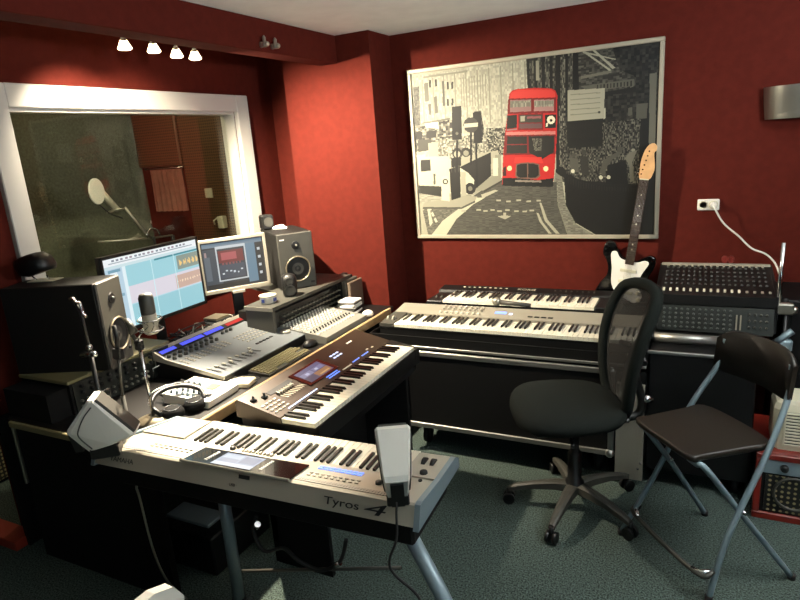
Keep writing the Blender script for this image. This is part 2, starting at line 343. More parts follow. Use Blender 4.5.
# brown mesh foam lining the booth end
o = G().box(-3.50, -2.73, 3.44, 3.495, .6, 2.2, .01).build('acoustic_foam_panel', 'foam_tiles'); tag(o, 'brown diamond mesh acoustic foam panel inside the booth at the window right edge', 'foam panel')
o = G().box(-3.97, -3.52, 3.44, 3.495, 1.56, 2.2, .01).build('acoustic_foam_panel', 'foam_tiles'); tag(o, 'smaller brown foam panel above the hanging pink cloth inside the booth', 'foam panel')
o = G().box(-3.995, -3.95, 1.0, 3.35, .3, 2.2, .01).build('acoustic_foam_panel', 'booth_foam'); tag(o, 'large dark green grey foam panel covering the booth far wall behind the microphone', 'foam panel')
POSTER = [('p',(0.66,0.6534,0.5676),[(-0.0547,1.0784),(1.0671,1.0921),(1.1011,-0.0884),(-0.1148,-0.0859)]),
('n',(0.58,0.74,(0.006,0.0135)),[(0.0072,0.9833),(0.515,1.0041),(0.5095,0.4987),(-0.0163,0.4835)]),
('s',((0.52,0.5148,0.4472),0.05,0.12),[(0.0058,0.9549),(0.5148,0.9884),(0.5113,0.6657),(-0.0078,0.6639)]),
('p',(0.3,0.297,0.258),[(0.0089,0.9199),(0.0373,0.9217),(0.03,0.5404),(0.0005,0.5308)]),
('n',(0.2,0.45,(0.005,0.009000000000000001)),[(0.0089,0.9199),(0.0373,0.9217),(0.03,0.5404),(0.0005,0.5308)]),
('p',(0.16,0.1584,0.1376),[(0.1666,0.9263),(0.1756,0.9262),(0.1746,0.8858),(0.1656,0.8859)]),
('p',(0.16,0.1584,0.1376),[(0.1868,0.9262),(0.1958,0.9261),(0.1949,0.8858),(0.1859,0.8859)]),
('p',(0.16,0.1584,0.1376),[(0.1632,0.8306),(0.1723,0.8306),(0.1713,0.7897),(0.1622,0.7897)]),
('p',(0.16,0.1584,0.1376),[(0.1836,0.8308),(0.1926,0.8308),(0.1917,0.79),(0.1827,0.79)]),
('p',(0.16,0.1584,0.1376),[(0.0851,0.9492),(0.0943,0.949),(0.0931,0.9083),(0.0839,0.9084)]),
('p',(0.16,0.1584,0.1376),[(0.1128,0.9509),(0.122,0.9507),(0.1209,0.9101),(0.1117,0.9103)]),
('p',(0.4,0.396,0.34400000000000003),[(0.0613,0.9355),(0.08,0.9386),(0.0802,0.8298),(0.0613,0.8264)]),
('p',(0.35,0.3465,0.301),[(0.0748,0.8131),(0.0888,0.8114),(0.0862,0.7479),(0.0768,0.749)]),
('p',(0.35,0.3465,0.301),[(0.1042,0.8497),(0.1182,0.8536),(0.1191,0.7557),(0.105,0.7515)]),
('p',(0.38,0.3762,0.3268),[(0.042,0.706),(0.173,0.7206),(0.1726,0.7091),(0.0415,0.6943)]),
('p',(0.3,0.297,0.258),[(0.1442,0.9351),(0.1532,0.9338),(0.1527,0.792),(0.1435,0.7931)]),
('p',(0.5,0.495,0.43),[(0.0584,0.9758),(0.2617,0.9791),(0.2614,0.9681),(0.0579,0.9645)]),
('s',((0.5,0.495,0.43),0.012,0.3),[(0.2209,0.9409),(0.3474,0.9444),(0.3435,0.7685),(0.2247,0.7774)]),
('n',(0.15,0.7,(0.01,0.009000000000000001)),[(0.0082,0.6979),(0.1863,0.7076),(0.181,0.5508),(0.0059,0.5424)]),
('p',(0.12,0.11879999999999999,0.1032),[(0.0063,0.6565),(0.0397,0.6531),(0.0376,0.6056),(0.0041,0.6089)]),
('p',(0.14,0.1386,0.12040000000000001),[(0.0586,0.6511),(0.1058,0.6522),(0.1042,0.6111),(0.0569,0.6098)]),
('p',(0.8,0.792,0.6880000000000001),[(0.0512,0.6992),(0.1171,0.7036),(0.1199,0.6566),(0.0971,0.6707),(0.0594,0.6688)]),
('p',(0.25,0.2475,0.215),[(0.0135,0.602),(0.0755,0.602),(0.0776,0.5362),(0.015,0.5296)]),
('p',(0.62,0.6138,0.5332),[(0.0651,0.5792),(0.3832,0.6009),(0.3803,0.4523),(0.0584,0.4169)]),
('n',(0.3,0.75,(0.006,0.009000000000000001)),[(0.1128,0.5925),(0.3837,0.6235),(0.3806,0.4638),(0.1083,0.4737)]),
('n',(0.1,0.7,(0.005,0.00675)),[(0.3318,0.6403),(0.4183,0.6368),(0.4069,0.4789),(0.3371,0.4847)]),
('p',(0.24,0.23759999999999998,0.2064),[(0.5069,1.0054),(0.7565,1.0059),(0.6935,0.2881),(0.6244,0.3205),(0.6178,0.7882),(0.513,0.8181)]),
('n',(0.1,0.5,(0.004,0.0135)),[(0.5069,1.0054),(0.7565,1.0059),(0.6934,0.3162),(0.6326,0.32),(0.6178,0.7882),(0.513,0.8181)]),
('s',((0.07,0.0693,0.060200000000000004),0.03,0.4),[(0.5069,1.0054),(0.7565,1.0059),(0.6929,0.5916),(0.6178,0.7882),(0.513,0.8181)]),
('p',(0.07,0.0693,0.060200000000000004),[(0.6225,1.0127),(0.6342,1.0108),(0.6367,0.3197),(0.6244,0.3205)]),
('p',(0.06,0.059399999999999994,0.0516),[(0.6921,1.0064),(0.7112,1.0083),(0.7129,0.481),(0.6854,0.2603),(0.6773,0.2607)]),
('p',(0.55,0.5445,0.47300000000000003),[(0.547,0.9833),(0.559,0.9814),(0.5582,0.8761),(0.5461,0.8778)]),
('p',(0.28,0.2772,0.24080000000000001),[(0.7112,1.0083),(0.9313,1.0062),(0.9372,0.6954),(0.7122,0.6966)]),
('n',(0.12,0.34,(0.01,0.009000000000000001)),[(0.7112,1.0083),(0.9313,1.0062),(0.9372,0.6954),(0.7122,0.6966)]),
('p',(0.4,0.396,0.34400000000000003),[(0.7193,0.8738),(0.832,0.8878),(0.8321,0.8726),(0.7193,0.8583)]),
('p',(0.33,0.3267,0.2838),[(0.7195,0.8219),(0.9131,0.8305),(0.9137,0.7951),(0.7503,0.7917)]),
('s',((0.12,0.11879999999999999,0.1032),0.012,0.4),[(0.7729,0.8197),(0.906,0.8214),(0.9064,0.7961),(0.773,0.799)]),
('p',(0.08,0.0792,0.0688),[(0.8071,0.7789),(0.9354,0.7921),(0.9367,0.721),(0.8115,0.7161)]),
('p',(0.07,0.0693,0.060200000000000004),[(0.8305,1.0085),(0.998,0.9996),(1.0031,-0.0039),(0.6652,0.0773),(0.657,0.2902),(0.7126,0.5626),(0.8122,0.6427),(0.811,0.7629),(0.9215,0.7636),(0.9128,0.8456),(0.8614,0.8834)]),
('n',(0.04,0.2,(0.01,0.0135)),[(0.8305,1.0085),(0.998,0.9996),(0.9989,0.6625),(0.8129,0.5793),(0.811,0.7629),(0.9215,0.7636),(0.9128,0.8456),(0.8614,0.8834)]),
('p',(0.6,0.594,0.516),[(0.7226,1.0014),(0.734,0.9995),(0.832,0.8878),(0.8246,0.8839)]),
('p',(0.6,0.594,0.516),[(0.7603,1.0002),(0.7715,0.9984),(0.8466,0.8957),(0.8356,0.8924)]),
('p',(0.6,0.594,0.516),[(0.7264,1.0008),(0.846,0.9411),(0.8461,0.9361),(0.7264,0.9906)]),
('p',(0.38,0.3762,0.3268),[(0.9664,0.8478),(0.991,0.8491),(0.9928,0.4566),(0.971,0.4585)]),
('p',(0.3,0.297,0.258),[(0.9226,0.7023),(0.9623,0.7025),(0.9603,0.626),(0.924,0.625)]),
('p',(0.5,0.495,0.43),[(0.9057,0.6218),(0.9166,0.6258),(0.9186,0.5159),(0.9076,0.5064)]),
('p',(0.3,0.297,0.258),[(0.8937,0.6853),(0.9082,0.6887),(0.9089,0.6474),(0.8943,0.6439)]),
('n',(0.04,0.42,(0.004,0.009000000000000001)),[(0.6413,0.6078),(0.9385,0.6285),(0.9376,0.2793),(0.6934,0.3162),(0.6449,0.3755)]),
('p',(0.07,0.0693,0.060200000000000004),[(0.6652,0.5564),(0.8054,0.5641),(0.8023,0.4948),(0.6732,0.4954)]),
('p',(0.28,0.2772,0.24080000000000001),[(0.7919,0.3542),(0.8068,0.4187),(0.8296,0.4385),(0.856,0.4578),(0.8745,0.4776),(0.8749,0.4509),(0.8375,0.4163),(0.8151,0.3635),(0.8154,0.3306)]),
('p',(0.25,0.2475,0.215),[(0.8778,0.472),(0.8759,0.4627),(0.8706,0.4574),(0.864,0.4579),(0.8585,0.4642),(0.8563,0.4739),(0.8583,0.4831),(0.8635,0.4885),(0.8702,0.4879),(0.8756,0.4816)]),
('p',(0.5,0.495,0.43),[(0.9228,0.4627),(0.9216,0.4566),(0.9181,0.453),(0.9138,0.4534),(0.9102,0.4576),(0.9087,0.464),(0.91,0.4701),(0.9134,0.4736),(0.9178,0.4732),(0.9214,0.4691)]),
('p',(0.4,0.396,0.34400000000000003),[(0.9011,0.454),(0.9306,0.4621),(0.9131,0.3996),(0.9223,0.302),(0.9074,0.292),(0.9022,0.3843),(0.8866,0.4231)]),
('p',(0.2,0.198,0.17200000000000001),[(0.7423,0.4675),(0.7405,0.4593),(0.7357,0.4546),(0.7297,0.4551),(0.7248,0.4607),(0.7229,0.4692),(0.7247,0.4774),(0.7296,0.4821),(0.7355,0.4816),(0.7404,0.476)]),
('p',(0.15,0.1485,0.129),[(0.7169,0.4477),(0.7484,0.4452),(0.7529,0.3403),(0.7213,0.3424)]),
('p',(0.25,0.2475,0.215),[(0.7026,0.4544),(0.7008,0.4465),(0.6961,0.4419),(0.6902,0.4423),(0.6855,0.4477),(0.6837,0.456),(0.6855,0.4639),(0.6902,0.4685),(0.696,0.468),(0.7008,0.4627)]),
('p',(0.3,0.297,0.258),[(0.6772,0.44),(0.7091,0.4374),(0.7133,0.3596),(0.6813,0.3618)]),
('p',(0.05,0.0495,0.043000000000000003),[(0.8225,0.3903),(0.8905,0.4121),(0.9001,0.2815),(0.8159,0.2865)]),
('p',(0.6,0.594,0.516),[(0.6691,0.8078),(0.8088,0.7993),(0.8066,0.6434),(0.6691,0.6427)]),
('p',(0.48,0.47519999999999996,0.4128),[(0.6808,0.7852),(0.792,0.7809),(0.7921,0.7757),(0.6808,0.7799)]),
('p',(0.48,0.47519999999999996,0.4128),[(0.6809,0.7588),(0.7923,0.7549),(0.7923,0.7497),(0.6809,0.7535)]),
('p',(0.48,0.47519999999999996,0.4128),[(0.6809,0.7323),(0.7925,0.7289),(0.7926,0.7237),(0.6809,0.727)]),
('p',(0.48,0.47519999999999996,0.4128),[(0.6809,0.7057),(0.7927,0.7027),(0.7928,0.6975),(0.6809,0.7003)]),
('p',(0.48,0.47519999999999996,0.4128),[(0.6809,0.679),(0.793,0.6765),(0.793,0.6712),(0.681,0.6736)]),
('p',(0.08,0.0792,0.0688),[(0.6652,0.6432),(0.8047,0.6436),(0.7999,0.5433),(0.6652,0.5509)]),
('p',(0.2,0.198,0.17200000000000001),[(0.7939,0.6764),(0.793,0.6725),(0.7907,0.6703),(0.7878,0.6706),(0.7854,0.6734),(0.7845,0.6775),(0.7853,0.6814),(0.7877,0.6836),(0.7906,0.6833),(0.7929,0.6805)]),
('p',(0.06,0.059399999999999994,0.0516),[(0.653,0.3637),(0.7134,0.3205),(0.7925,0.2879),(0.9453,0.268),(1.0044,0.2647),(1.0033,-0.0095),(0.783,-0.0006),(0.6939,0.0766),(0.6611,0.1758)]),
('p',(0.75,0.7424999999999999,0.645),[(0.8054,0.3258),(0.8041,0.3194),(0.8004,0.3156),(0.7958,0.3159),(0.7921,0.3201),(0.7906,0.3267),(0.792,0.3331),(0.7956,0.3369),(0.8002,0.3366),(0.8039,0.3323)]),
('p',(0.75,0.7424999999999999,0.645),[(0.8344,0.3239),(0.833,0.3175),(0.8294,0.3138),(0.8249,0.3141),(0.8212,0.3183),(0.8197,0.3248),(0.8211,0.3312),(0.8247,0.335),(0.8292,0.3347),(0.8329,0.3304)]),
('p',(0.8,0.792,0.6880000000000001),[(0.6969,0.3663),(0.6955,0.3598),(0.6917,0.356),(0.687,0.3564),(0.6831,0.3607),(0.6817,0.3674),(0.6831,0.3738),(0.6869,0.3776),(0.6916,0.3773),(0.6954,0.3729)]),
('p',(0.5,0.495,0.43),[(0.7258,0.3476),(0.725,0.3437),(0.7227,0.3415),(0.7199,0.3417),(0.7176,0.3442),(0.7167,0.3482),(0.7176,0.3521),(0.7198,0.3544),(0.7226,0.3542),(0.7249,0.3516)]),
('s',((0.1,0.099,0.08600000000000001),0.01,0.4),[(0.6652,0.3405),(0.7134,0.3093),(0.7926,0.2768),(0.9455,0.2572),(0.9459,0.2354),(0.7928,0.2545),(0.7136,0.27),(0.6652,0.3067)]),
('p',(0.6,0.594,0.516),[(0.0018,0.4515),(0.3815,0.5098),(0.3989,0.2757),(0.2329,-0.0235),(-0.0361,-0.0467)]),
('n',(0.5,0.66,(0.015,0.0045000000000000005)),[(-0.0052,0.2974),(0.3798,0.4233),(0.3995,0.3051),(0.2858,0.2215),(0.0004,0.203)]),
('p',(0.46,0.4554,0.3956),[(0.6205,0.3772),(0.6449,0.3474),(0.6611,0.1758),(0.702,0.0648),(0.7831,-0.0063),(0.6319,-0.0042),(0.6034,0.2071)]),
('n',(0.36,0.52,(0.01,0.0036000000000000003)),[(0.6204,0.3321),(0.6449,0.3192),(0.6611,0.1758),(0.702,0.0648),(0.7831,-0.0063),(0.6734,-0.0048),(0.6241,0.2062)]),
('p',(0.27,0.26730000000000004,0.23220000000000002),[(0.3871,0.347),(0.6244,0.3091),(0.6282,0.1772),(0.6734,-0.0283),(0.0095,-0.0406),(0.1244,0.1418),(0.24,0.2236)]),
('n',(0.23,0.34,(0.015,0.0027)),[(0.3864,0.3118),(0.6244,0.2978),(0.6282,0.1772),(0.6734,-0.0283),(0.0095,-0.0406),(0.1244,0.1418),(0.24,0.2236)]),
('p',(0.7,0.693,0.602),[(0.0302,-0.0213),(0.1187,-0.0159),(0.1802,0.1027),(0.2622,0.1922),(0.3178,0.2321),(0.277,0.234),(0.1926,0.1951),(0.1137,0.1108)]),
('p',(0.3,0.297,0.258),[(0.1362,0.2036),(0.0491,0.1947),(0.0181,0.158),(0.0401,-0.0214),(0.113,0.092),(0.2158,0.188)]),
('n',(0.3,0.45,(0.01,0.0045000000000000005)),[(0.1362,0.2036),(0.0491,0.1947),(0.0181,0.158),(0.0401,-0.0214),(0.113,0.092),(0.2158,0.188)]),
('p',(0.7,0.693,0.602),[(0.0394,0.1951),(0.0491,0.1947),(0.064,0.0806),(0.0483,0.0555)]),
('p',(0.72,0.7128,0.6192),[(0.0437,0.1823),(0.0537,0.1882),(0.0624,0.1628),(0.0524,0.1568)]),
('p',(0.72,0.7128,0.6192),[(0.0568,0.1441),(0.0668,0.15),(0.0755,0.1246),(0.0655,0.1185)]),
('p',(0.72,0.7128,0.6192),[(0.0699,0.1058),(0.0799,0.1118),(0.0886,0.0863),(0.0786,0.0802)]),
('p',(0.62,0.6138,0.5332),[(0.3002,0.251),(0.3636,0.2776),(0.3768,0.2709),(0.3041,0.2267)]),
('p',(0.6,0.594,0.516),[(0.2055,0.1576),(0.2265,0.1587),(0.2267,0.1483),(0.2057,0.1478)]),
('p',(0.6,0.594,0.516),[(0.2751,0.1612),(0.2957,0.1623),(0.2959,0.1519),(0.2753,0.1515)]),
('p',(0.6,0.594,0.516),[(0.3069,0.154),(0.3274,0.1551),(0.3276,0.1448),(0.3071,0.1442)]),
('p',(0.6,0.594,0.516),[(0.3387,0.1589),(0.359,0.16),(0.3592,0.1497),(0.339,0.1492)]),
('p',(0.6,0.594,0.516),[(0.37,0.1517),(0.3901,0.1528),(0.3903,0.1426),(0.3702,0.1421)]),
('p',(0.6,0.594,0.516),[(0.4056,0.1564),(0.4255,0.1575),(0.4258,0.1473),(0.4059,0.1468)]),
('p',(0.6,0.594,0.516),[(0.4451,0.149),(0.4647,0.1501),(0.465,0.14),(0.4454,0.1395)]),
('p',(0.6,0.594,0.516),[(0.4799,0.1478),(0.4993,0.1488),(0.4996,0.1388),(0.4802,0.1383)]),
('p',(0.6,0.594,0.516),[(0.5101,0.1526),(0.5293,0.1536),(0.5297,0.1436),(0.5104,0.1431)]),
('p',(0.6,0.594,0.516),[(0.3669,0.2179),(0.3869,0.2187),(0.3871,0.2086),(0.3671,0.2083)]),
('p',(0.6,0.594,0.516),[(0.411,0.2099),(0.4307,0.2108),(0.431,0.2007),(0.4112,0.2004)]),
('p',(0.6,0.594,0.516),[(0.4547,0.2139),(0.4742,0.2148),(0.4745,0.2047),(0.455,0.2044)]),
('p',(0.6,0.594,0.516),[(0.4978,0.2061),(0.5171,0.207),(0.5174,0.197),(0.4981,0.1966)]),
('p',(0.6,0.594,0.516),[(0.5405,0.21),(0.5595,0.2109),(0.5598,0.201),(0.5408,0.2006)]),
('p',(0.62,0.6138,0.5332),[(0.3965,0.1387),(0.4097,0.1383),(0.4094,0.1203),(0.4314,0.1166),(0.4046,0.0963),(0.3693,0.1155),(0.3961,0.1207)]),
('p',(0.62,0.6138,0.5332),[(0.553,0.1919),(0.5614,0.1916),(0.5861,0.0912),(0.6361,0.0076),(0.6194,0.0079),(0.5734,0.0857)]),
('p',(0.62,0.6138,0.5332),[(0.5398,0.1338),(0.5483,0.1335),(0.5649,0.08),(0.6026,0.0081),(0.5899,0.0083),(0.5522,0.0803)]),
('p',(0.5,0.495,0.43),[(0.3678,0.4822),(0.3939,0.48),(0.3915,0.3467),(0.3651,0.3484)]),
('p',(0.56,0.5544,0.48160000000000003),[(0.0987,0.2238),(0.2037,0.2497),(0.2817,0.2398),(0.272,0.2161),(0.2061,0.1761),(0.0192,0.1833),(0.0252,0.2082)]),
('p',(0.3,0.297,0.258),[(0.0192,0.1833),(0.2061,0.1761),(0.272,0.2161),(0.2717,0.204),(0.2057,0.1638),(0.0187,0.1707)]),
('p',(0.5,0.495,0.43),[(0.2744,0.3064),(0.3789,0.3768),(0.3956,0.3347),(0.3098,0.2745),(0.2506,0.2716)]),
('p',(0.2,0.198,0.17200000000000001),[(0.3098,0.2745),(0.3956,0.3347),(0.3954,0.323),(0.314,0.2623)]),
('p',(0.1,0.099,0.08600000000000001),[(0.1998,0.4189),(0.274,0.4606),(0.3506,0.5009),(0.3476,0.3613),(0.2831,0.2939),(0.2692,0.2827),(0.2607,0.3072),(0.2347,0.3567)]),
('p',(0.72,0.7128,0.6192),[(0.0088,0.4998),(0.1513,0.4942),(0.1821,0.444),(0.2447,0.3859),(0.2708,0.3425),(0.2695,0.2947),(0.2409,0.2539),(0.004,0.2844)]),
('p',(0.16,0.1584,0.1376),[(0.0225,0.4804),(0.0705,0.4797),(0.0701,0.41),(0.0217,0.4072)]),
('p',(0.17,0.1683,0.1462),[(0.0057,0.3217),(0.1352,0.3082),(0.1328,0.2408),(0.0035,0.272)]),
('p',(0.3,0.297,0.258),[(0.0813,0.3909),(0.0908,0.3903),(0.0882,0.3232),(0.0786,0.3237)]),
('p',(0.1,0.099,0.08600000000000001),[(0.2771,0.2882),(0.2716,0.2673),(0.2582,0.2548),(0.242,0.2557),(0.2293,0.2695),(0.2249,0.2911),(0.2305,0.3121),(0.244,0.3244),(0.2601,0.3234),(0.2727,0.3096)]),
('p',(0.4,0.396,0.34400000000000003),[(0.2619,0.2891),(0.2596,0.2803),(0.254,0.2752),(0.2473,0.2755),(0.242,0.2813),(0.2402,0.2902),(0.2425,0.299),(0.2481,0.3041),(0.2548,0.3038),(0.2601,0.298)]),
('p',(0.15,0.1485,0.129),[(0.2219,0.506),(0.2167,0.4874),(0.2044,0.4766),(0.1896,0.4778),(0.1779,0.4906),(0.174,0.5101),(0.1792,0.5287),(0.1916,0.5394),(0.2064,0.5381),(0.2179,0.5254)]),
('p',(0.6,0.594,0.516),[(0.213,0.5009),(0.2097,0.489),(0.2019,0.4821),(0.1925,0.4829),(0.1851,0.491),(0.1825,0.5034),(0.1859,0.5153),(0.1937,0.5222),(0.2031,0.5213),(0.2105,0.5132)]),
('p',(0.15,0.1485,0.129),[(0.2606,0.5086),(0.2561,0.4918),(0.245,0.482),(0.2317,0.4831),(0.2212,0.4947),(0.2176,0.5123),(0.2223,0.5291),(0.2334,0.5388),(0.2466,0.5376),(0.257,0.5261)]),
('p',(0.5,0.495,0.43),[(0.2519,0.5035),(0.2492,0.4934),(0.2425,0.4875),(0.2345,0.4882),(0.2282,0.4951),(0.2261,0.5057),(0.2289,0.5158),(0.2355,0.5216),(0.2435,0.5209),(0.2497,0.514)]),
('p',(0.1,0.099,0.08600000000000001),[(0.1694,0.4808),(0.2156,0.483),(0.2139,0.4297),(0.1674,0.4212)]),
('p',(0.1,0.099,0.08600000000000001),[(0.1578,0.4159),(0.2093,0.4301),(0.2056,0.2374),(0.1605,0.2211)]),
('s',((0.3,0.297,0.258),0.008,0.2),[(0.1583,0.4278),(0.2095,0.436),(0.2082,0.3944),(0.157,0.3918)]),
('p',(0.75,0.7424999999999999,0.645),[(0.1186,0.3702),(0.1517,0.3741),(0.1509,0.2153),(0.1131,0.2232)]),
('p',(0.2,0.198,0.17200000000000001),[(0.1497,0.3378),(0.1468,0.3273),(0.1398,0.3211),(0.1315,0.3215),(0.125,0.3286),(0.1229,0.3395),(0.1258,0.35),(0.1328,0.3562),(0.1411,0.3557),(0.1475,0.3487)]),
('p',(0.75,0.7424999999999999,0.645),[(0.1435,0.3382),(0.1419,0.3326),(0.1382,0.3293),(0.1338,0.3295),(0.1303,0.3333),(0.1291,0.3391),(0.1307,0.3447),(0.1344,0.348),(0.1389,0.3478),(0.1423,0.344)]),
('p',(0.6,0.594,0.516),[(0.2105,0.3942),(0.2334,0.3926),(0.2315,0.2483),(0.2081,0.2434)]),
('p',(0.75,0.7424999999999999,0.645),[(0.3587,0.4656),(0.3806,0.4638),(0.3785,0.3592),(0.3565,0.3607)]),
('p',(0.06,0.059399999999999994,0.0516),[(0.1959,0.5846),(0.205,0.5838),(0.1998,0.4189),(0.1905,0.4195)]),
('p',(0.06,0.059399999999999994,0.0516),[(0.2605,0.6247),(0.2694,0.6238),(0.2642,0.4319),(0.2551,0.4326)]),
('p',(0.06,0.059399999999999994,0.0516),[(0.2825,0.611),(0.2914,0.6101),(0.2877,0.2936),(0.2786,0.2941)]),
('p',(0.07,0.0693,0.060200000000000004),[(0.1842,0.7824),(0.2271,0.7828),(0.2234,0.5878),(0.1776,0.5864)]),
('p',(0.35,0.3465,0.301),[(0.2087,0.6242),(0.2072,0.6189),(0.2036,0.6158),(0.1993,0.6163),(0.196,0.62),(0.1949,0.6256),(0.1964,0.6309),(0.1999,0.6339),(0.2042,0.6335),(0.2075,0.6297)]),
('n',(0.04,0.3,(0.004,0.009000000000000001)),[(0.2816,0.7423),(0.3124,0.7442),(0.3231,0.6412),(0.3122,0.5563),(0.2811,0.5592)]),
('p',(0.08,0.0792,0.0688),[(0.277,0.7371),(0.3123,0.7386),(0.3123,0.562),(0.2766,0.5596)]),
('p',(0.2,0.198,0.17200000000000001),[(0.2998,0.6636),(0.2927,0.6375),(0.2754,0.6226),(0.2545,0.6247),(0.2379,0.6432),(0.2322,0.6708),(0.2395,0.697),(0.2569,0.7117),(0.2778,0.7093),(0.2941,0.6909)]),
('p',(0.72,0.7128,0.6192),[(0.236,0.6779),(0.2975,0.678),(0.297,0.6553),(0.2354,0.6561)]),
('p',(0.66,0.1,0.09),[(0.4362,0.8229),(0.4469,0.8378),(0.472,0.8441),(0.5417,0.8395),(0.606,0.8269),(0.6218,0.8142),(0.6297,0.7866),(0.6272,0.5929),(0.6207,0.4501),(0.6142,0.3325),(0.6079,0.2873),(0.3951,0.3054),(0.4024,0.4678),(0.4158,0.6146),(0.4284,0.7304)]),
('p',(0.78,0.2,0.17),[(0.4426,0.8275),(0.472,0.8398),(0.606,0.8216),(0.6218,0.8036),(0.6217,0.777),(0.4379,0.7953)]),
('p',(0.42,0.06,0.06),[(0.4316,0.7961),(0.6257,0.7765),(0.6255,0.6935),(0.426,0.7113)]),
('p',(0.55,0.42,0.4),[(0.4399,0.7868),(0.5248,0.7787),(0.5242,0.7146),(0.4367,0.7195)]),
('p',(0.6,0.45,0.43),[(0.5371,0.7755),(0.6157,0.7671),(0.6159,0.7054),(0.5365,0.7132)]),
('n',(0.4,0.6,(0.005,0.022500000000000003)),[(0.4398,0.7814),(0.5248,0.7733),(0.5245,0.7408),(0.4371,0.7459)]),
('n',(0.4,0.6,(0.005,0.022500000000000003)),[(0.537,0.7701),(0.6157,0.7618),(0.616,0.7296),(0.5367,0.7366)]),
('p',(0.1,0.099,0.08600000000000001),[(0.4258,0.703),(0.4659,0.7017),(0.4649,0.6291),(0.4216,0.628)]),
('p',(0.5,0.42,0.42),[(0.4224,0.6251),(0.4648,0.6263),(0.4647,0.6163),(0.421,0.6163)]),
('p',(0.42,0.06,0.06),[(0.4722,0.7059),(0.5731,0.6969),(0.5725,0.6068),(0.4702,0.6157)]),
('p',(0.22,0.2178,0.1892),[(0.4763,0.6983),(0.569,0.6898),(0.5687,0.6483),(0.4758,0.6569)]),
('p',(0.35,0.25,0.25),[(0.4757,0.6519),(0.5687,0.6429),(0.5685,0.6166),(0.4753,0.6241)]),
('p',(0.6,0.594,0.516),[(0.4804,0.6934),(0.4992,0.6918),(0.4988,0.6615),(0.48,0.6636)]),
('p',(0.5,0.3,0.3),[(0.5074,0.6881),(0.5649,0.6837),(0.5648,0.6706),(0.5073,0.6755)]),
('p',(0.06,0.059399999999999994,0.0516),[(0.5804,0.6885),(0.6247,0.6855),(0.6236,0.6124),(0.5799,0.6143)]),
('p',(0.85,0.8415,0.731),[(0.6209,0.6562),(0.6177,0.6428),(0.6095,0.6352),(0.5993,0.6363),(0.5911,0.6457),(0.588,0.6599),(0.5912,0.6732),(0.5995,0.6808),(0.6096,0.6796),(0.6178,0.6702)]),
('p',(0.1,0.099,0.08600000000000001),[(0.6102,0.6547),(0.6091,0.65),(0.6062,0.6474),(0.6027,0.6477),(0.5998,0.651),(0.5987,0.6559),(0.5998,0.6606),(0.6027,0.6632),(0.6063,0.6628),(0.6091,0.6596)]),
('p',(0.8,0.792,0.6880000000000001),[(0.585,0.6411),(0.5931,0.6457),(0.591,0.6241),(0.5828,0.6222)]),
('p',(0.72,0.45,0.42),[(0.4187,0.6109),(0.6212,0.5947),(0.6211,0.5771),(0.4176,0.593)]),
('p',(0.42,0.06,0.06),[(0.4111,0.5925),(0.6231,0.5759),(0.6187,0.4669),(0.4069,0.4789)]),
('p',(0.12,0.11879999999999999,0.1032),[(0.4238,0.5844),(0.5062,0.5775),(0.5051,0.4821),(0.4175,0.4872)]),
('p',(0.1,0.099,0.08600000000000001),[(0.5124,0.5769),(0.6171,0.5699),(0.6147,0.4784),(0.5674,0.4432),(0.5135,0.4814)]),
('n',(0.1,0.45,(0.004,0.00675)),[(0.5269,0.5643),(0.5681,0.5603),(0.5635,0.4884),(0.5345,0.4909)]),
('p',(0.45,0.1,0.1),[(0.4167,0.5409),(0.5057,0.535),(0.5057,0.5294),(0.4166,0.5352)]),
('p',(0.74,0.17,0.14),[(0.454,0.4636),(0.5633,0.4547),(0.5713,0.4203),(0.4492,0.4296)]),
('p',(0.2,0.05,0.05),[(0.4013,0.4043),(0.4145,0.4149),(0.4135,0.3569),(0.4004,0.3578)]),
('p',(0.4,0.3,0.25),[(0.4577,0.4232),(0.4834,0.431),(0.5298,0.4274),(0.5547,0.4159),(0.5584,0.3475),(0.5415,0.3314),(0.4651,0.3362),(0.4524,0.3544)]),
('p',(0.08,0.0792,0.0688),[(0.4619,0.4172),(0.4833,0.4236),(0.5297,0.4201),(0.5505,0.4106),(0.5521,0.3536),(0.5374,0.3397),(0.4695,0.344),(0.459,0.3598)]),
('p',(0.4,0.3,0.25),[(0.5045,0.4254),(0.5087,0.4251),(0.5078,0.3393),(0.5036,0.3395)]),
('p',(0.95,0.85,0.6),[(0.4392,0.3998),(0.4371,0.3915),(0.4319,0.3866),(0.4256,0.3871),(0.4205,0.3927),(0.4187,0.4013),(0.4208,0.4097),(0.426,0.4145),(0.4324,0.4141),(0.4374,0.4085)]),
('p',(0.95,0.8,0.6),[(0.5921,0.3872),(0.59,0.3783),(0.5847,0.3732),(0.5781,0.3736),(0.5728,0.3795),(0.5709,0.3887),(0.573,0.3975),(0.5783,0.4027),(0.5848,0.4022),(0.5901,0.3963)]),
('p',(0.05,0.0495,0.043000000000000003),[(0.3976,0.3463),(0.4523,0.3428),(0.5498,0.3251),(0.6121,0.3326),(0.6095,0.2815),(0.3972,0.2994)]),
('p',(0.5,0.47,0.42),[(0.4521,0.3312),(0.5624,0.3209),(0.5623,0.3106),(0.4519,0.3196)]),
('p',(0.08,0.0792,0.0688),[(0.6247,0.405),(0.6571,0.3859),(0.6652,0.3292),(0.6408,0.3421),(0.6205,0.366)])]
